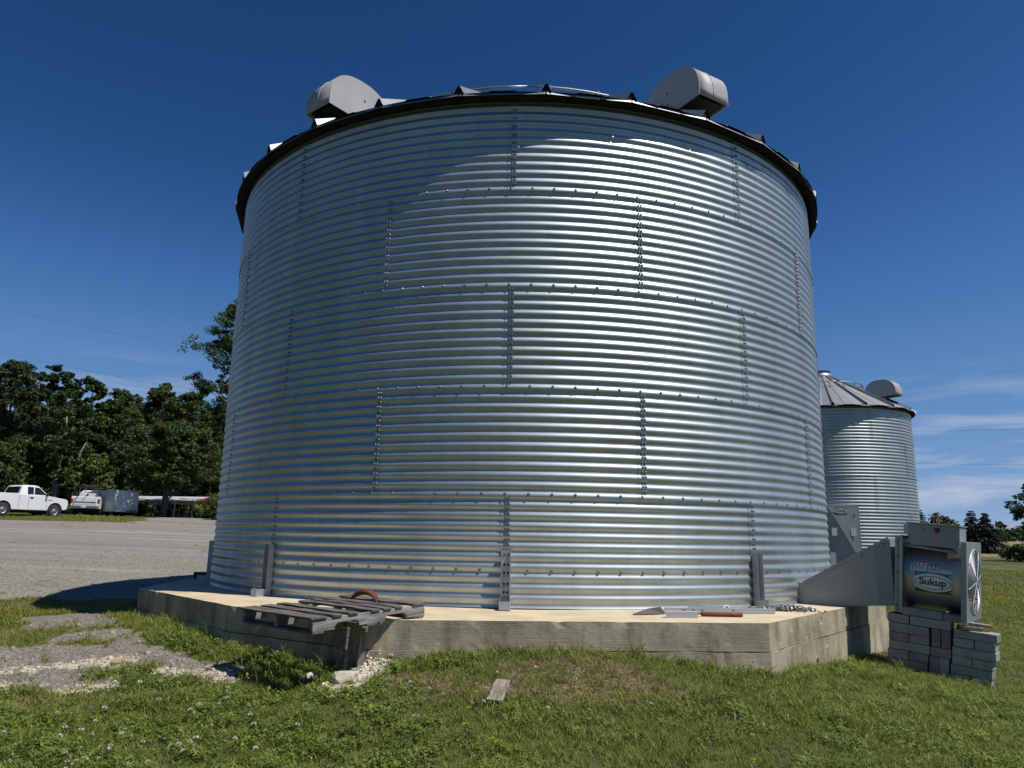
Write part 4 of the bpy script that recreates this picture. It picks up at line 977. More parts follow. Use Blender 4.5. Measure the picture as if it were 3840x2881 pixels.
def tree(label, base, H, CR_, mat, seed, clumps=46, leaves=150, bare=.28, leaf=.26, bark='bark', dens=1.0, lean=(0, 0), group=None, name='broadleaf_tree', top_sparse=False, trunk_r=None):
    rg = np.random.default_rng(seed); root = empty(name, base, label=label, cat='tree', group=group)
    tr = trunk_r or H*.016
    tm = MB(); n = 7; pts = []
    for k in range(n): t = k/(n-1); pts.append((lean[0]*t*t*H+rg.normal(0, .012*H)*(t > 0), lean[1]*t*t*H+rg.normal(0, .012*H)*(t > 0), t*H*.86))
    tm.tube([(pts[0][0], pts[0][1], -.4)]+pts, [tr*1.35]+[tr*(1-.82*k/(n-1)) for k in range(n)], 8)
    V = []; T = []
    for c in range(clumps):
        t = bare+(1-bare)*(c+.5)/clumps; t = min(1, max(bare, t+rg.normal(0, .03)))
        env = math.sin(PI*min(.97, max(.05, ((t-bare)/(1-bare))*.86+.12)))**.7
        az_ = rg.uniform(0, 2*PI); rr_ = CR_*env*rg.uniform(.25, .95)
        ax = np.interp(t*.86, [p[2]/H for p in pts], [p[0] for p in pts]); ay = np.interp(t*.86, [p[2]/H for p in pts], [p[1] for p in pts])
        c3 = np.array([ax+rr_*math.cos(az_), ay+rr_*math.sin(az_), t*H*.97])
        s = CR_*rg.uniform(.15, .29)*(.6+.4*env)
        if top_sparse and t > .75: s *= .7
        # limb to the clump
        zb = max(.12*H, c3[2]-rr_*rg.uniform(.5, .9)); bx = np.interp(zb/H, [p[2]/H for p in pts], [p[0] for p in pts]); by = np.interp(zb/H, [p[2]/H for p in pts], [p[1] for p in pts])
        if c % 2 == 0:
            mid = (bx+(c3[0]-bx)*.5, by+(c3[1]-by)*.5, zb+(c3[2]-zb)*.62)
            tm.tube([(bx, by, zb), mid, tuple(c3)], [tr*.34*(1-.5*t), tr*.2*(1-.5*t), tr*.06], 5)
        nl = int(leaves*dens*rg.uniform(.7, 1.25)); tint = rg.uniform(.2, .8)
        # sub-tufts give the clump a ragged edge
        for q in range(7):
            d = rg.normal(size=3); d /= np.linalg.norm(d); cc = c3+d*s*rg.uniform(.4, 1.0)*np.array([1, 1, .7])
            v, tt = leaf_quads(cc, s*rg.uniform(.3, .6), nl//7, leaf, rg, .6, np.clip(tint+rg.normal(0, .15), 0, 1)); V.append(v); T.append(tt)
    tm.build('trunk', M[bark], root)
    crown_obj('crown', V, T, M[mat], root); return root
def gpt(px, d, y=1960):
    p = at(px, y, d); return Vector((p.x, p.y, g1(p.x, p.y)))
def top_h(px, py, d):   # height of a tree whose top shows at that place
    p = at(px, py, d); return p.z-g1(p.x, p.y)
WOODS = 'trees along the edge of the woods on the left'
woods = [ # px, top py, dist, crown r, mat, sparse, label
 (-40, 1345, 84, 5.2, 'leaf_dark', False, 'dark tall tree cut by the left edge of the photo'),
 (155, 1352, 88, 4.4, 'leaf_dark', True, 'tall dark tree with ragged open top above the white pickup'),
 (285, 1400, 90, 3.6, 'leaf', True, 'slender tree with thin top right of the tall ragged one'),
 (415, 1462, 93, 4.8, 'leaf', False, 'rounded tree in the woods above the ladder-rack truck'),
 (560, 1440, 90, 5.4, 'leaf', False, 'broad green tree in the woods above the carport'),
 (680, 1462, 96, 4.8, 'leaf', False, 'tree at the right shoulder of the woods above the red trim'),
 (785, 1540, 98, 4.4, 'leaf_dark', False, 'lower dark tree at the right end of the woods'),
]
for i, (px, py, d, cr_, mt, sp, lb) in enumerate(woods):
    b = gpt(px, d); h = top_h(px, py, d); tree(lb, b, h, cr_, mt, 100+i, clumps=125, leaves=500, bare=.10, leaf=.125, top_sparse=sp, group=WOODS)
back = [(40, 1500, 108), (230, 1500, 108), (340, 1520, 110), (480, 1520, 112), (620, 1530, 110), (740, 1560, 112), (860, 1600, 112), (930, 1640, 110), (-120, 1450, 105)]
for i, (px, py, d) in enumerate(back):
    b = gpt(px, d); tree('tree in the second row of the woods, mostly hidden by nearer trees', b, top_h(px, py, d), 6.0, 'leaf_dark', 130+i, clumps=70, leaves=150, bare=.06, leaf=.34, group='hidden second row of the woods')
# understorey
under = [(30, 1650, 80), (110, 1700, 79), (300, 1690, 84), (450, 1690, 85), (520, 1660, 84), (700, 1650, 84), (770, 1700, 80), (860, 1700, 88), (-60, 1660, 78), (200, 1730, 84)]
UL = ['behind the bed of the white pickup', 'behind the cab of the white pickup', 'right of the pale dead trunk', 'above the white cargo trailer', 'between the trailer and the shade tree', 'above the right end of the carport', 'at the right foot of the woods', 'against the flank of the big bin', 'at the very left edge of the photo', 'just left of the sunlit small tree']
for i, (px, py, d) in enumerate(under):
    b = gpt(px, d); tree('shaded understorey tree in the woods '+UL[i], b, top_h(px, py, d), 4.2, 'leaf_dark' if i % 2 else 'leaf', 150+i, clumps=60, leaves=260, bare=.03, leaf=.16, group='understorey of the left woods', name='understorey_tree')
b = gpt(850, 82); tree('tall lone tree rising beside the left flank of the big bin', b, top_h(850, 1105, 82), 5.2, 'leaf', 171, clumps=120, leaves=380, bare=.42, leaf=.115, dens=1.0)
b = gpt(606, 67); tree('shade tree with dark trunk standing in front of the carport', b, top_h(606, 1580, 67), 4.4, 'leaf', 172, clumps=100, leaves=430, bare=.36, leaf=.12, trunk_r=.30)
b = gpt(335, 74); tree('sunlit light green small tree behind the parked trucks', b, top_h(335, 1700, 74), 2.9, 'leaf_lite', 173, clumps=44, leaves=320, bare=.04, leaf=.15)
b = gpt(195, 77); tree('half-dead tree with pale bare trunk behind the white pickup', b, top_h(195, 1440, 77), 2.6, 'leaf', 174, clumps=46, leaves=200, bare=.34, leaf=.15, bark='deadbark', trunk_r=.30)
b = gpt(255, 76); tree('forked pale dead tree leaning right behind the trucks', b, top_h(255, 1600, 76), 1.4, 'leaf', 175, clumps=10, leaves=70, bare=.55, leaf=.2, bark='deadbark', lean=(.06, .02), trunk_r=.17)
def bush(label, base, R_, H, mat, seed, leaf=.12, n=22, cat='bush', group=None):
    rg = np.random.default_rng(seed); root = empty('bush', base, label=label, cat=cat, group=group); V = []; T = []; sm = MB()
    for k in range(n):
        a = rg.uniform(0, 2*PI); r = R_*math.sqrt(rg.uniform(0, .8)); z = H*rg.uniform(.2, .85)*(1-.5*(r/R_)**2); c = np.array([r*math.cos(a), r*math.sin(a), z])
        v, t = leaf_quads(c, R_*.34, 130, leaf, rg, .8, rg.uniform(.2, .8)); V.append(v); T.append(t)
        if k % 3 == 0: sm.tube([(0, 0, 0), (c[0]*.5, c[1]*.5, z*.6), tuple(c)], [.05, .03, .01], 5)
    sm.build('stem', M['bark'], root); crown_obj('foliage', V, T, M[mat], root); return root
for i, (px, d, r, h, mt, lb) in enumerate([(800, 66, 1.5, 2.4, 'leaf_lite', 'yellow-green bush at the right of the carport'), (835, 62, 1.4, 1.9, 'leaf_dark', 'dark bush against the left flank of the big bin'), (770, 68, 1.0, 1.2, 'leaf_dark', 'low dark bush just right of the carport opening'), (745, 78, 1.6, 3.0, 'leaf_dark', 'dark bush behind the carport')]):
    bush(lb, gpt(px, d), r, h, mt, 200+i)
# right-hand background
def conifer(label, base, H, R_, seed, group=None):
    rg = np.random.default_rng(seed); root = empty('conifer_tree', base, label=label, cat='tree', group=group); tm = MB()
    tm.tube([(0, 0, -.3), (0, 0, H*.5), (0, 0, H*.97)], [H*.022, H*.013, .02], 7); V = []; T = []
    z = .04*H
    while z < H*.97:
        t = z/H; rr_ = R_*(1-t)**.85*rg.uniform(.8, 1.1)+.06; nb = max(4, int(15*(1-t)+4))
        for k in range(nb):
            a = rg.uniform(0, 2*PI); L = rr_*rg.uniform(.65, 1.15); tint = rg.uniform(.1, .9)
            if k % 3 == 0: tm.tube([(0, 0, z), (L*.6*math.cos(a), L*.6*math.sin(a), z+.02*L), (L*math.cos(a), L*math.sin(a), z-.10*L)], [.03*(1-t)+.008, .015, .005], 4)
            for q in np.linspace(.25, 1, 5):
                c = np.array([L*q*math.cos(a), L*q*math.sin(a), z-.14*L*q*q]); v, tt = leaf_quads(c, .05*R_+.07*L*(1-q*.5), 26, .022*R_+.03, rg, .4, tint); V.append(v); T.append(tt)
        z += H*.042*rg.uniform(.85, 1.15)
    tm.build('trunk', M['bark'], root); crown_obj('crown', V, T, M['needle'], root)
for i, (px, py, d, r, lb) in enumerate([(3652, 1908, 118, 2.6, 'left of two dark conifers standing in the field'), (3703, 1918, 116, 2.9, 'right of two dark conifers standing in the field'), (3445, 1880, 100, 2.6, 'dark conifer showing beside the right flank of the small bin')]):
    b = gpt(px, d, 2050); conifer(lb, b, top_h(px, py, d), r, 300+i)
b = gpt(3520, 112, 2050); tree('bare brownish thicket tree beside the utility pole', b, top_h(3505, 1925, 112), 2.4, 'brush', 310, clumps=34, leaves=90, bare=.12, leaf=.13, bark='deadbark')
b = gpt(3570, 108, 2050); tree('thin grey-leaved tree right of the utility pole', b, top_h(3572, 1948, 108), 1.5, 'leaf_dark', 311, clumps=18, leaves=60, bare=.25, leaf=.14)
b = gpt(3885, 92, 2050); tree('broadleaf tree cut by the right edge of the photo', b, top_h(3860, 1815, 92), 3.1, 'leaf_dark', 312, clumps=40, leaves=170, bare=.30, leaf=.15)
bush('dark rounded bush below the tree at the right edge', gpt(3815, 96, 2050), 2.0, 2.2, 'leaf_dark', 313, .13, 26)
for i, (px, d, r, h) in enumerate([(3600, 190, 3, 1.6), (3625, 210, 4, 1.8), (3745, 200, 4, 2.2), (3765, 240, 5, 2.8), (3590, 260, 5, 2.4), (3480, 200, 6, 6.5), (3835, 230, 6, 3.5), (3545, 230, 5, 4.5)]):
    bush('low distant hedge bush on the horizon beyond the field', gpt(px, d, 2050), r, h, 'leaf_dark', 320+i, .35, 16, group='distant bushes on the right horizon')

# unseen wood left of and behind the viewer, added to darken the bin's reflections
def far_wood():
    rg = np.random.default_rng(400); V = []; T = []
    for a in np.arange(-50, -232, -2.1):
        d = rg.uniform(74, 96); x, y = d*math.sin(rad(a)), d*math.cos(rad(a)); z0 = g1(x, y); h = rg.uniform(13, 19)
        for k in range(14):
            c = np.array([x+rg.normal(0, 1.8), y+rg.normal(0, 1.8), z0+h*(k+.6)/14]); v, t = leaf_quads(c, 2.0, 36, .75, rg, .8, rg.uniform(.2, .8)); V.append(v); T.append(t)
    o = crown_obj('far_woods', V, T, M['leaf_dark'], None); tag(o, 'unseen belt of woods added for its reflection in the bin wall', 'woods', kind='stuff')
far_wood()
# ================================================================== PICKUPS
def arc(cx, cz, r, a0, a1, n=9): return [(cx+r*math.cos(rad(a0+(a1-a0)*k/n)), cz+r*math.sin(rad(a0+(a1-a0)*k/n))) for k in range(n+1)]
def wheel(parent, x, y, r=.385):
    e = bpy.data.objects.new('wheel', None); COL.objects.link(e); e.parent = parent; e.location = (x, y, r); e.empty_display_size = .1
    s = 1 if y > 0 else -1; wd = .24
    m = MB(); m.lathe([(r*.62, -wd/2), (r*.90, -wd/2), (r*.985, -wd*.36), (r, -wd*.2), (r, wd*.2), (r*.985, wd*.36), (r*.90, wd/2), (r*.62, wd/2)], 28, 'y'); m.build('tyre', M['rubber'], e)
    m = MB(); m.lathe([(r*.63, s*wd*.48), (r*.60, s*wd*.50), (r*.55, s*wd*.28), (r*.34, s*wd*.36), (r*.22, s*wd*.50), (0, s*wd*.50)], 24, 'y'); rm_ = m.build('rim', M['chrome'], e)
    m = MB()
    for k in range(7):
        a = 2*PI*k/7; m.lathe([(.030, s*wd*.34), (0, s*wd*.345)], 8, 'y', (r*.45*math.cos(a), 0, r*.45*math.sin(a)))
    m.build('rim_slot', M['dark'], rm_)
def pickup(label, loc, rz, rack=False):
    t = empty('pickup_truck', loc, rz, label, 'pickup truck', 'pickup trucks parked by the woods'); hw = .98; t.scale = (1.0, 1.0, 1.07)
    WB = 3.3
    prof = [(-1.18, .62), (-1.18, .50), (-.52, .47)]+arc(0, .40, .49, 172, 8)[0:]+[(.52, .40), (WB-.52, .40)]+arc(WB, .40, .49, 172, 8)+[(WB+.62, .46), (WB+.80, .52), (WB+.86, .80), (WB+.84, 1.02), (WB+.70, 1.13), (WB+.2, 1.19), (WB-.42, 1.27), (WB-.50, 1.30), (.92, 1.30), (.90, 1.345), (-1.18, 1.345), (-1.20, 1.2), (-1.20, .7)]
    m = MB(); m.prism(prof, -hw, hw); bo = m.build('body', M['white'], t, .045, 3)
    m = MB(); m.box((0, 0, .52), (1.02, 1.84, .62)); m.box((WB, 0, .52), (1.02, 1.84, .62)); m.box((WB/2, 0, .36), (WB-.8, 1.5, .16)); m.build('wheel_well', M['dark'], t)
    m = MB(); m.box((-.14, 0, 1.342), (1.9, 1.62, .02)); m.build('bed_floor', M['dark'], t)
    # cab
    lo = [(.93, 1.30), (1.10, 1.80), (1.28, 1.88), (1.95, 1.89), (2.18, 1.84), (WB-.46, 1.27)]
    wv = [.95, .80, .72, .72, .77, .95]; m = MB(); n = len(lo)
    v = [(x, -q, z) for (x, z), q in zip(lo, wv)]+[(x, q, z) for (x, z), q in zip(lo, wv)]
    m.add(v, [tuple(range(n)), tuple(range(2*n-1, n-1, -1))]+[(k, n+k, n+(k+1) % n, (k+1) % n) for k in range(n)], False); cab = m.build('cab', M['white'], t, .035, 3)
    def side_pane(pts, s, name):
        m = MB(); q = []
        for x, z in pts:
            wy = .955-(z-1.30)*(.955-.775)/.52; q.append((x, s*(wy+.006), z))
        m.add(q, [tuple(range(len(q)))]); o = m.build(name, M['glass'], cab); so = o.modifiers.new('thick', 'SOLIDIFY'); so.thickness = .012; so.offset = 0
    for s in (-1, 1):
        side_pane([(1.86, 1.34), (2.66, 1.34), (2.22, 1.74), (1.92, 1.78)], s, 'door_window'); side_pane([(1.42, 1.34), (1.80, 1.34), (1.84, 1.78), (1.46, 1.78)], s, 'quarter_window')
        m = MB(); m.box((2.12, s*(hw+.003), .86), (1.16, .008, .80)); d = m.build('door', M['white'], t, .012)
        m = MB(); m.box((1.70, s*(hw+.015), 1.13), (.20, .02, .10)); m.build('door_handle', M['blackplastic'], d)
        for xx in (1.525, 2.715, .92):
            m = MB(); m.box((xx, s*(hw+.001), .88), (.014, .006, .82)); m.build('panel_gap', M['dark'], t)
        m = MB(); m.box((2.62, s*1.10, 1.36), (.10, .20, .22)); m.build('side_mirror', M['blackplastic'], t, .03)
        m = MB(); m.box((WB-.38, s*(hw+.002), 1.03), (.26, .006, .04)); m.build('fender_badge', M['blackplastic'], t)
        m = MB(); m.box((WB+.77, s*.80, .96), (.14, .30, .20)); m.build('headlight', M['amber'], t, .03)
        m = MB(); m.box((-1.19, s*.90, 1.02), (.06, .16, .30)); m.build('tail_light', M['red'], t, .015)
        for x in (0, WB): wheel(t, x, s*.86)
    m = MB(); m.add([(WB-.44, -.84, 1.31), (WB-.44, .84, 1.31), (2.24, .70, 1.83), (2.24, -.70, 1.83)], [(0, 1, 2, 3)]); o = m.build('windscreen', M['glass'], cab); o.location.x = .012
    m = MB(); m.add([(.955, -.74, 1.40), (.955, .74, 1.40), (1.085, .68, 1.78), (1.085, -.68, 1.78)], [(0, 1, 2, 3)]); o = m.build('rear_window', M['glass'], cab); o.location.x = -.012
    m = MB(); m.box((WB+.84, 0, .60), (.20, 1.92, .30)); m.build('front_bumper', M['blackplastic'], t, .04)
    m = MB(); m.box((WB+.83, 0, .94), (.06, 1.2, .26)); m.build('grille', M['blackplastic'], t, .01)
    m = MB(); m.box((-1.30, 0, .60), (.18, 1.90, .20)); rb = m.build('rear_bumper', M['chrome'], t, .03)
    m = MB(); m.box((-1.397, .05, .63), (.012, .32, .15)); m.build('licence_plate', M['sticker_white'], rb)
    m = MB(); m.box((-1.21, 0, 1.04), (.03, 1.50, .52)); tg = m.build('tailgate', M['white'], t, .015)
    m = MB(); m.box((-1.228, 0, .93), (.012, 1.46, .10)); m.build('tailgate_band', M['chrome'], tg); m = MB(); m.box((-1.236, -.52, .94), (.01, .30, .05)); m.build('tailgate_badge', M['ink'], tg)
    if rack:
        r = bpy.data.objects.new('ladder_rack', None); COL.objects.link(r); r.parent = t; r.empty_display_size = .1
        for s in (-1, 1):
            m = MB(); m.tube([(-1.0, s*.90, 1.34), (-1.0, s*.86, 2.05)], .03, 6); m.tube([(.7, s*.90, 1.34), (.7, s*.86, 2.05)], .03, 6); m.build('rack_post', M['blackplastic'], r)
            m = MB(); m.tube([(-1.25, s*.86, 2.06), (2.0, s*.86, 2.06)], .03, 6); m.build('rack_rail', M['blackplastic'], r)
        for x in (-1.0, -.1, .7, 1.9):
            m = MB(); m.tube([(x, -.98, 2.08), (x, .98, 2.08)], .03, 6); m.build('rack_crossbar', M['blackplastic'], r)
        m = MB(); m.box((-.2, .3, 1.50), (1.4, .5, .34)); m.build('tool_box', M['white'], t, .02)
        m = MB(); m.box((-.5, -.35, 1.46), (.7, .55, .25)); m.build('tool_box', M['white'], t, .02)
        m = MB(); m.tube([(-1.9, .2, 2.15), (2.2, .5, 2.22)], .04, 6); m.tube([(-1.7, -.3, 2.14), (2.0, -.1, 2.2)], .03, 6); m.build('carried_pole', M['creosote'], r)
    return t
d1 = 57.0
rw = at(2, 1934, d1); fw_ = at(203, 1934, d1+1.75); hd = math.atan2(fw_.y-rw.y, fw_.x-rw.x); zt = (g1(rw.x, rw.y)+g1(fw_.x, fw_.y))/2
# side nearest to the camera is the right-hand side: offset the centreline away from the viewer
nv = Vector((-math.sin(hd), math.cos(hd), 0))
pickup('white pickup truck parked side-on at the left edge of the yard', (rw.x+nv.x*.86, rw.y+nv.y*.86, zt-.02), hd)
c2 = at(312, 1936, 66.0); g2 = g1(c2.x, c2.y); vd = math.atan2(c2.y, c2.x)
pickup('white work truck with dark ladder rack seen from behind', (c2.x+1.3*math.cos(vd-.20), c2.y+1.3*math.sin(vd-.20), g2), vd-.20, True)

# ================================================================== TRAILER, CARPORT, SHED
c3 = at(468, 1938, 66.5); vd = math.atan2(c3.y, c3.x); tr_ = empty('enclosed_trailer', (c3.x, c3.y, g1(c3.x, c3.y)), vd, 'white enclosed cargo trailer dappled by tree shade beside the trucks', 'trailer')
tr_.rotation_euler = (0, 0, vd+.62)     # local -x is the nose towards the camera
m = MB(); H0, H1, W2, LL = .34, 1.98, 1.02, 3.6
m.hexa([(0, -W2, H0), (LL, -W2, H0), (LL, W2, H0), (0, W2, H0), (0, -W2, H1), (LL, -W2, H1), (LL, W2, H1), (0, W2, H1)]); m.build('box_body', M['trailer'], tr_, .03)
m = MB(); v = [(-.002, -W2, H0), (-.30, -.2, H0), (-.30, .2, H0), (-.002, W2, H0), (-.002, -W2, H1), (-.30, -.2, H1), (-.30, .2, H1), (-.002, W2, H1)]
m.hexa(v); m.build('wedge_nose', M['trailer'], tr_, .01)
m = MB(); v = [(-.012, -W2, H0), (-.315, -.2, H0), (-.315, .2, H0), (-.012, W2, H0), (-.012, -W2, H0+.62), (-.315, -.2, H0+.62), (-.315, .2, H0+.62), (-.012, W2, H0+.62)]
m.hexa(v); m.build('stone_guard', M['bracket'], tr_)
for s in (-1, 1):
    for x in (1.6, 2.4): wheel(tr_, x, s*.93, .34)
    m = MB(); m.box((2.0, s*1.04, .78), (1.8, .06, .05)); m.build('mudguard', M['bracket'], tr_)
m = MB(); m.box((.7, W2+.004, 1.25), (.7, .02, 1.6)); m.build('side_door', M['trailer'], tr_, .005)
m = MB(); m.tube([(-.3, 0, .42), (-1.3, 0, .42)], .05, 6); m.tube([(-1.1, 0, .42), (-1.1, 0, .05)], .04, 6); m.build('tow_bar', M['blackplastic'], tr_)

cp = at(640, 1945, 73); gc = g1(cp.x, cp.y); vd = math.atan2(cp.y, cp.x)
cpt = empty('carport', (cp.x, cp.y, gc), vd-.55, 'low metal carport with white roof and red gable trim', 'carport')
# local x: depth (away), local y: left. ridge runs along y, gable with red trim at the right end
W4, D4, HE, HR = 3.6, 2.6, 1.25, 1.75
for s, nm in ((-1, 'roof_slope'), (1, 'roof_slope')):
    m = MB(); m.hexa([(s*D4, -W4, HE), (s*D4, W4, HE), (0, W4, HR), (0, -W4, HR), (s*D4, -W4, HE+.06), (s*D4, W4, HE+.06), (0, W4, HR+.06), (0, -W4, HR+.06)]); m.build(nm, M['trailer'], cpt)
    m = MB(); m.hexa([(s*(D4+.03), -W4-.05, HE-.05), (s*(D4+.03), -W4-.01, HE-.05), (0, -W4-.01, HR-.05), (0, -W4-.05, HR-.05), (s*(D4+.03), -W4-.05, HE+.10), (s*(D4+.03), -W4-.01, HE+.10), (0, -W4-.01, HR+.10), (0, -W4-.05, HR+.10)]); m.build('gable_trim', M['redtrim'], cpt)
for y in (-3.5, -1.75, 0, 1.75, 3.5):
    for x in (-2.5, 2.5):
        m = MB(); m.box((x, y, HE/2-.1), (.07, .07, HE+.2)); m.build('post', M['bracket'], cpt)
sp = at(590, 1945, 86); shd = empty('metal_shed', (sp.x, sp.y, g1(sp.x, sp.y)), vd+.12, 'long grey metal shed roof showing above the carport', 'shed')
m = MB(); m.box((0, 0, 1.0), (4, 11, 2.0)); m.build('wall', M['wall_metal'], shd)
m = MB(); m.prism([(-2.4, 1.95), (2.4, 1.95), (0, 2.75)], -5.8, 5.8); m.build('roof', M['wall_metal'], shd)
# things kept under the carport
for i, (px, py, d, lb) in enumerate([(655, 1950, 70.5, 'pale wooden sawhorse at the mouth of the carport'), (702, 1948, 70.2, 'short yellow wooden sawhorse near the red gable')]):
    p = at(px, py, d); e = empty('sawhorse', (p.x, p.y, g1(p.x, p.y)), vd+.3*i, lb, 'sawhorse'); m = MB(); m.box((0, 0, .62 if i == 0 else .5), (.12, .75, .10)); m.build('beam', M['yellowwood'], e)
    for sx in (-1, 1):
        for sy in (-1, 1):
            m = MB(); hh = .58 if i == 0 else .46; m.hexa([(sx*.22-.03, sy*.28-.03, 0), (sx*.22+.03, sy*.28-.03, 0), (sx*.22+.03, sy*.28+.03, 0), (sx*.22-.03, sy*.28+.03, 0), (sx*.04-.03, sy*.28-.03, hh), (sx*.04+.03, sy*.28-.03, hh), (sx*.04+.03, sy*.28+.03, hh), (sx*.04-.03, sy*.28+.03, hh)]); m.build('leg', M['yellowwood'], e)
p = at(560, 1946, 72.5); e = empty('utility_trailer', (p.x, p.y, g1(p.x, p.y)), vd+.2, 'dark open utility trailer parked under the carport', 'trailer')
m = MB(); m.box((0, 0, .55), (1.5, 3.0, .1)); m.build('deck', M['blackplastic'], e)
for y in (-1.4, -.5, .5, 1.4):
    m = MB(); m.box((-.72, y, .9), (.05, .05, .7)); m.build('stake', M['blackplastic'], e)
m = MB(); m.box((-.72, 0, 1.2), (.05, 3.0, .06)); m.build('side_rail', M['blackplastic'], e)
for s in (-1, 1):
    for x in (-.3, .4):
        wheel(e, x, s*.9, .30)
p = at(625, 1948, 71.0); e = empty('tyre_stack', (p.x, p.y, g1(p.x, p.y)), 0, 'stack of old black tyres beside the shade tree trunk', 'tyres')
for k in range(3):
    m = MB(); m.lathe([(.18, .02), (.30, .0), (.35, .06), (.35, .16), (.30, .22), (.18, .20), (.18, .02)], 20, c=(.05*k, 0, .22*k)); m.build('tyre', M['rubber'], e)

# ================================================================== POLE AND LINES
p = gpt(3527, 104, 2050); th = top_h(3527, 1922, 104); pe = empty('utility_pole', p, 0, 'thin dark utility pole beyond the small bin', 'utility pole')
m = MB(); m.tube([(0, 0, -.5), (.05, 0, th)], [.16, .11], 8); m.build('pole', M['creosote'], pe)
m = MB(); m.box((.04, 0, th-.5), (1.6, .1, .1)); m.build('crossarm', M['creosote'], pe)
def wire(a, b, sag, r, lb):
    m = MB(); pts = []
    for k in range(25):
        t = k/24; q = a.lerp(b, t); pts.append((q.x, q.y, q.z-sag*4*t*(1-t)))
    m.tube(pts, r, 5); tag(m.build('power_line', M['wire']), lb, 'power line', 'overhead lines')
wire(at(3300, 1616, 70), at(4300, 1580, 76), .25, .008, 'upper of two overhead lines right of the small bin')
wire(at(3300, 1735, 70), at(4300, 1742, 76), .1, .008, 'lower of two overhead lines right of the small bin')
wire(at(-500, 1035, 60), at(1000, 1345, 90), .5, .007, 'upper overhead line crossing the sky left of the big bin')
wire(at(-500, 1205, 60), at(1000, 1500, 90), .5, .007, 'lower overhead line crossing the sky above the woods')

# ================================================================== GRASS AND GROUND COVER
protos = {}
def proto_coll(name, meshes):
    c = bpy.data.collections.new(name)
    for i, me in enumerate(meshes):
        o = bpy.data.objects.new(f'{name}_{i:02d}', me); c.objects.link(o)
    return c
def blade_tuft(seed, n, h, spread, wdt, mat, lean=.5, segs=2):
    rg = np.random.default_rng(seed); m = MB()
    for k in range(n):
        a = rg.uniform(0, 2*PI); r = spread*math.sqrt(rg.uniform(0, 1)); hh = h*rg.uniform(.45, 1.15); la = rg.uniform(0, 2*PI); ll = lean*hh*rg.uniform(.2, 1.1); ww = wdt*rg.uniform(.6, 1.2); fa = rg.uniform(0, PI)
        b = Vector((r*math.cos(a), r*math.sin(a), -.01)); wv = Vector((math.cos(fa), math.sin(fa), 0))*ww/2; v = []
        for s in range(segs+1):
            t = s/segs; c = b+Vector((math.cos(la)*ll*t*t, math.sin(la)*ll*t*t, hh*(t-.25*t*t*lean))); q = 1-t**1.5
            if s < segs: v += [c-wv*q, c+wv*q]
            else: v += [c]
        f = [(2*s, 2*s+1, 2*s+3, 2*s+2) for s in range(segs-1)]+[(2*segs-2, 2*segs-1, 2*segs)]
        m.add(v, f)
    me = bpy.data.meshes.new('tuft'); me.from_pydata(m.v, [], m.f); me.materials.append(M[mat]); return me
def clover_patch(seed, n, spread):
    rg = np.random.default_rng(seed); m = MB()
    for k in range(n):
        a = rg.uniform(0, 2*PI); r = spread*math.sqrt(rg.uniform(0, 1)); c = Vector((r*math.cos(a), r*math.sin(a), rg.uniform(.015, .05))); tl = rg.normal(0, .35, 2); a0 = rg.uniform(0, 2*PI); s = rg.uniform(.007, .013)
        for q in range(3):
            t = a0+q*2*PI/3; d = Vector((math.cos(t), math.sin(t), tl[0]*math.cos(t)+tl[1]*math.sin(t))); e = Vector((-math.sin(t), math.cos(t), .1))
            m.add([c, c+d*s+e*s*.6, c+d*s*1.7, c+d*s-e*s*.6], [(0, 1, 2, 3)])
    me = bpy.data.meshes.new('clover'); me.from_pydata(m.v, [], m.f); me.materials.append(M['clover']); return me
def bloom(seed, mat, r, h, n):
    rg = np.random.default_rng(seed); m = MB()
    m.tube([(0, 0, -.01), (rg.normal(0, .006), rg.normal(0, .006), h)], .0012, 4, False); ns = len(m.f)
    for k in range(n):
        d = Vector(rg.normal(size=3)); d.z = abs(d.z)*.8+.0; d.normalize(); c = Vector((0, 0, h))+d*r*.6; t = d.orthogonal().normalized()*r*.34; e = d*r*.5
        m.add([c-t*.6, c+t*.6, c+e+t*.5, c+e-t*.5], [(0, 1, 2, 3)])
    me = bpy.data.meshes.new('bloom'); me.from_pydata(m.v, [], m.f); me.materials.append(M['stem']); me.materials.append(M[mat])
    me.polygons.foreach_set('material_index', [0 if i < ns else 1 for i in range(len(m.f))]); return me
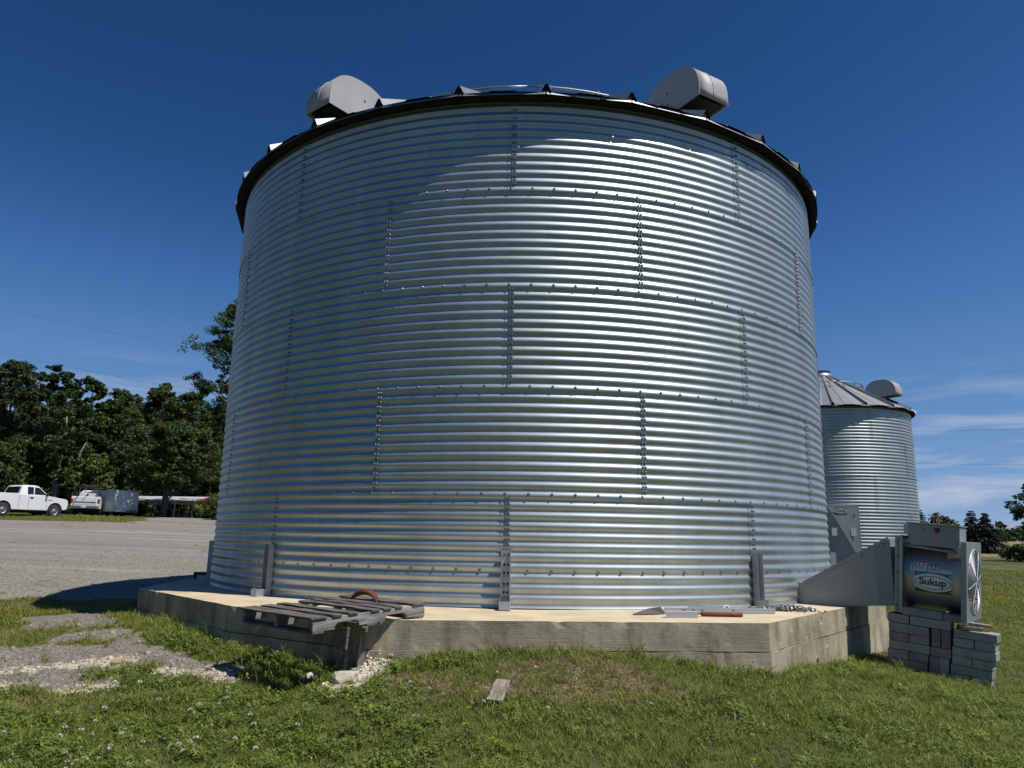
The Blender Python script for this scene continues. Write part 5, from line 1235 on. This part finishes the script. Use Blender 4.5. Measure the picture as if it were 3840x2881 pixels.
def scatter(name, coll_, nk, x, y, z, scl, label, cat, rg, tilt=.12):
    n = len(x); me = bpy.data.meshes.new(name); me.vertices.add(n)
    me.vertices.foreach_set('co', np.stack([x, y, z], 1).astype(np.float32).ravel())
    rot = np.stack([rg.normal(0, tilt, n), rg.normal(0, tilt, n), rg.uniform(0, 2*PI, n)], 1).astype(np.float32)
    a = me.attributes.new('rot', 'FLOAT_VECTOR', 'POINT'); a.data.foreach_set('vector', rot.ravel())
    a = me.attributes.new('scl', 'FLOAT', 'POINT'); a.data.foreach_set('value', scl.astype(np.float32))
    a = me.attributes.new('kindi', 'INT', 'POINT'); a.data.foreach_set('value', rg.integers(0, nk, n).astype(np.int32))
    o = bpy.data.objects.new(name, me); COL.objects.link(o)
    ng = bpy.data.node_groups.new(name+'_scatter', 'GeometryNodeTree')
    ng.interface.new_socket('Geometry', in_out='INPUT', socket_type='NodeSocketGeometry'); ng.interface.new_socket('Geometry', in_out='OUTPUT', socket_type='NodeSocketGeometry')
    gi = ng.nodes.new('NodeGroupInput'); go = ng.nodes.new('NodeGroupOutput'); ip_ = ng.nodes.new('GeometryNodeInstanceOnPoints'); ci = ng.nodes.new('GeometryNodeCollectionInfo')
    ci.inputs['Collection'].default_value = coll_; ci.inputs['Separate Children'].default_value = True; ci.inputs['Reset Children'].default_value = True
    def na(nm, ty): q = ng.nodes.new('GeometryNodeInputNamedAttribute'); q.data_type = ty; q.inputs['Name'].default_value = nm; return q.outputs['Attribute']
    ip_.inputs['Pick Instance'].default_value = True
    ng.links.new(gi.outputs[0], ip_.inputs['Points']); ng.links.new(ci.outputs[0], ip_.inputs['Instance']); ng.links.new(na('kindi', 'INT'), ip_.inputs['Instance Index'])
    ng.links.new(na('rot', 'FLOAT_VECTOR'), ip_.inputs['Rotation']); ng.links.new(na('scl', 'FLOAT'), ip_.inputs['Scale']); ng.links.new(ip_.outputs[0], go.inputs[0])
    md = o.modifiers.new('scatter', 'NODES'); md.node_group = ng
    tag(o, label, cat, kind='stuff'); return o
FANP = [tuple((MF @ Vector(q))[:2]) for q in ((-.01, -.01, 0), (1.01, -.01, 0), (1.01, .40, 0), (-.01, .40, 0))]
def sample(r0, r1, dens, rg, az0=-41, az1=41):
    a0, a1 = rad(az0), rad(az1); area = (a1-a0)/2*(r1*r1-r0*r0); n = int(area*dens)
    r = np.sqrt(rg.uniform(r0*r0, r1*r1, n)); a = rg.uniform(a0, a1, n); x, y = r*np.sin(a), r*np.cos(a)
    ok = (dist_slab(x, y) > .015)
    cxb = np.abs(x) < 200
    for P_ in (FANP,): ok &= ~in_poly(x, y, P_, .0)
    # nothing behind the big bin
    hid = (np.hypot(x, y) > 13) & (np.abs(np.arctan2(x, y)) < rad(19)); ok &= ~hid
    return x[ok], y[ok]
rg = np.random.default_rng(77)
C_lawn = proto_coll('lawn_tuft', [blade_tuft(400+i, 14, .060, .035, .0045, 'grass', .8) for i in range(3)]+[blade_tuft(404+i, 9, .11, .045, .0075, 'grass_tall', 1.0, 3) for i in range(2)])
C_far = proto_coll('far_tuft', [blade_tuft(410+i, 16, .07, .09, .010, 'grass', .7) for i in range(4)])
C_tall = proto_coll('tall_tuft', [blade_tuft(420+i, 26, .24, .05, .0065, 'grass_tall', .75, 4) for i in range(4)])
C_clov = proto_coll('clover_patch', [clover_patch(430+i, 18, .075) for i in range(4)])
C_dry = proto_coll('dry_tuft', [blade_tuft(440+i, 14, .05, .05, .0038, 'dry', 1.6) for i in range(4)])
C_wb = proto_coll('white_bloom', [bloom(450+i, 'petal_white', .013, .075, 40) for i in range(4)])
C_yb = proto_coll('yellow_bloom', [bloom(460+i, 'petal_yellow', .011, .10, 16) for i in range(3)])
def groundcover(x, y, thr, use=('gravel', 'lime', 'dry')):
    g, l, d, t, p = masks(x, y); c = np.maximum(g, l); return g, l, d, c
def zed(x, y):
    nearw = np.clip(1-np.hypot(x, y)/40, 0, 1)
    return gz(x, y)+nearw*((fbm(x, y, 1.7, 3, 9)-.5)*.05+(fbm(x, y, 6, 2, 10)-.5)*.02)
# lawn, dense near the camera and coarser with distance
X, Y = [], []; SC = []
for r0, r1, dn, s0 in ((3.9, 6.6, 1150, .74), (6.6, 9.5, 620, .92)):
    x, y = sample(r0, r1, dn, rg); g, l, d, c = groundcover(x, y, 0)
    keep = rg.uniform(0, 1, len(x)) > np.clip((c-.30)*1.38+d*.78, 0, .955); x, y = x[keep], y[keep]
    hgt = .55+.9*fbm(x, y, 1.3, 3, 61); hgt *= 1+.55*np.exp(-np.maximum(dist_slab(x, y), 0)/.12)
    X.append(x); Y.append(y); SC.append(s0*hgt*rg.uniform(.7, 1.2, len(x)))
x, y, s = map(np.concatenate, (X, Y, SC)); scatter('lawn_grass', C_lawn, 5, x, y, zed(x, y), s, 'short green lawn grass in the foreground', 'grass', rg)
X, Y = [], []; SC = []
for r0, r1, dn, s0 in ((9.5, 15, 130, .95), (15, 30, 34, 1.35), (30, 62, 7.0, 2.3)):
    x, y = sample(r0, r1, dn, rg); g, l, d, c = groundcover(x, y, 0)
    keep = rg.uniform(0, 1, len(x)) > np.clip(c*1.3, 0, .995); x, y = x[keep], y[keep]
    X.append(x); Y.append(y); SC.append(s0*(.6+.7*fbm(x, y, .5, 3, 62))*rg.uniform(.7, 1.2, len(x)))
x, y, s = map(np.concatenate, (X, Y, SC)); scatter('meadow_grass', C_far, 4, x, y, zed(x, y), s, 'mown grass stretching away behind the bins', 'grass', rg)
# clover mats
x, y = sample(3.9, 8.5, 520, rg); g, l, d, c = groundcover(x, y, 0)
cm_ = .03+.12*sstep(.45, .62, fbm(x, y, 1.6, 4, 71))+.16*(x < -.6); keep = rg.uniform(0, 1, len(x)) < np.clip(cm_, 0, 1)*(1-np.clip(c*1.3+d, 0, 1)); x, y = x[keep], y[keep]
scatter('clover_cover', C_clov, 4, x, y, zed(x, y), rg.uniform(.8, 1.35, len(x)), 'clover leaves mixed into the foreground lawn', 'clover', rg)
# tall tufts: along the pad, round the blocks and here and there in the lawn
x, y = sample(4.0, 9.8, 42, rg); g, l, d, c = groundcover(x, y, 0); ds = dist_slab(x, y)
prob = .35*np.exp(-np.maximum(ds, 0)/.10)+.9*sstep(.56, .70, fbm(x, y, 1.4, 3, 81))+.05
keep = rg.uniform(0, 1, len(x)) < prob*(1-np.clip(c*1.4, 0, 1)); x, y = x[keep], y[keep]; s = rg.uniform(.35, .8, len(x))*(1+.25*np.exp(-np.maximum(dist_slab(x, y), 0)/.15))
ex = [(-2.0, 6.15, .9), (-1.85, 6.3, 1.0), (-2.12, 6.32, .8), (1.55, 6.42, .8), (1.75, 6.35, .95), (1.65, 6.2, .85), (1.95, 6.25, .7), (-3.1, 5.0, .9), (-2.7, 5.1, .8), (-1.6, 4.75, .85), (-3.25, 5.75, .85), (2.1, 5.9, .7), (3.72, 8.6, .8), (5.3, 7.5, .9), (5.4, 7.65, .7), (-.6, 6.36, .55), (.7, 4.8, .7), (1.9, 4.9, .75)]
x = np.r_[x, [e[0] for e in ex]]; y = np.r_[y, [e[1] for e in ex]]; s = np.r_[s, [e[2] for e in ex]]
scatter('tall_grass', C_tall, 4, x, y, zed(x, y), s, 'taller grass tufts along the pad and in the lawn', 'grass', rg)
# dead straw
x, y = sample(4.4, 8.6, 420, rg); g, l, d, c = groundcover(x, y, 0); keep = rg.uniform(0, 1, len(x)) < np.clip(d*1.1+.06, 0, 1)*(1-c*.6); x, y = x[keep], y[keep]
scatter('dead_straw', C_dry, 4, x, y, zed(x, y), rg.uniform(.6, 1.3, len(x)), 'dead brown straw patches in front of the pad', 'straw', rg, .25)
# blooms
x, y = sample(4.0, 8.4, 42, rg); g, l, d, c = groundcover(x, y, 0)
pr = sstep(.46, .60, fbm(x, y, .9, 3, 91))*np.where(x < -.5, 1.0, .16)*np.exp(-np.maximum(x+.9, 0)*.3); keep = rg.uniform(0, 1, len(x)) < pr*(1-c); x, y = x[keep], y[keep]
scatter('clover_flowers', C_wb, 4, x, y, zed(x, y), rg.uniform(.7, 1.25, len(x)), 'white clover flowers dotting the lawn on the left', 'flowers', rg, .2)
x, y = sample(4.1, 5.7, 14, rg); pr = sstep(.45, .62, fbm(x, y, 1.0, 3, 95))*np.where((x > -1.2) & (x < 2.2), 1.0, .25); keep = rg.uniform(0, 1, len(x)) < pr; x, y = x[keep], y[keep]
scatter('buttercups', C_yb, 3, x, y, zed(x, y), rg.uniform(.8, 1.2, len(x)), 'yellow buttercups in the foreground grass', 'flowers', rg, .2)
# stones: yard gravel, bare patches and limestone rubble by the pad corner
C_st = proto_coll('gravel_stone', [rock_mesh(500+i, 'stone', M['pebble'], .7) for i in range(4)])
C_wh = proto_coll('lime_chip', [rock_mesh(510+i, 'chip', M['pebble_white'], .75) for i in range(4)])
x, y = sample(5.0, 10.5, 520, rg, -42, -8); g, l, d, c = groundcover(x, y, 0); keep = rg.uniform(0, 1, len(x)) < np.clip(g-.3, 0, 1)*.9; x, y = x[keep], y[keep]
scatter('patch_gravel', C_st, 4, x, y, zed(x, y), rg.lognormal(math.log(.0105), .5, len(x)), 'loose gravel on the bare patches at the left', 'gravel', rg, 1.0)
x, y = sample(10.5, 22, 60, rg, -42, -14); g, l, d, c = groundcover(x, y, 0); keep = rg.uniform(0, 1, len(x)) < np.clip(g-.3, 0, 1); x, y = x[keep], y[keep]
scatter('yard_gravel', C_st, 4, x, y, zed(x, y), rg.lognormal(math.log(.013), .4, len(x)), 'loose stones on the gravel yard', 'gravel', rg, 1.0)
x, y = sample(5.0, 8.0, 900, rg, -42, -5); g, l, d, c = groundcover(x, y, 0); keep = rg.uniform(0, 1, len(x)) < np.clip(l, 0, 1)*.18; x, y = x[keep], y[keep]
hx = rg.normal(-1.17, .09, 500); hy = rg.normal(6.27, .07, 500); okh = dist_slab(hx, hy) > .01; hx, hy = hx[okh], hy[okh]
hz = zed(hx, hy)+np.clip(.13-np.maximum(dist_slab(hx, hy), 0)*.75, 0, .2)*rg.uniform(.3, 1, len(hx))*np.exp(-((hx+1.15)/.16)**2)
scatter('limestone_rubble', C_wh, 4, np.r_[x, hx], np.r_[y, hy], np.r_[zed(x, y), hz], rg.lognormal(math.log(.010), .5, len(x)+len(hx)), 'pale crushed limestone spilled by the pad corner and on the bare patch', 'rubble', rg, 1.0)
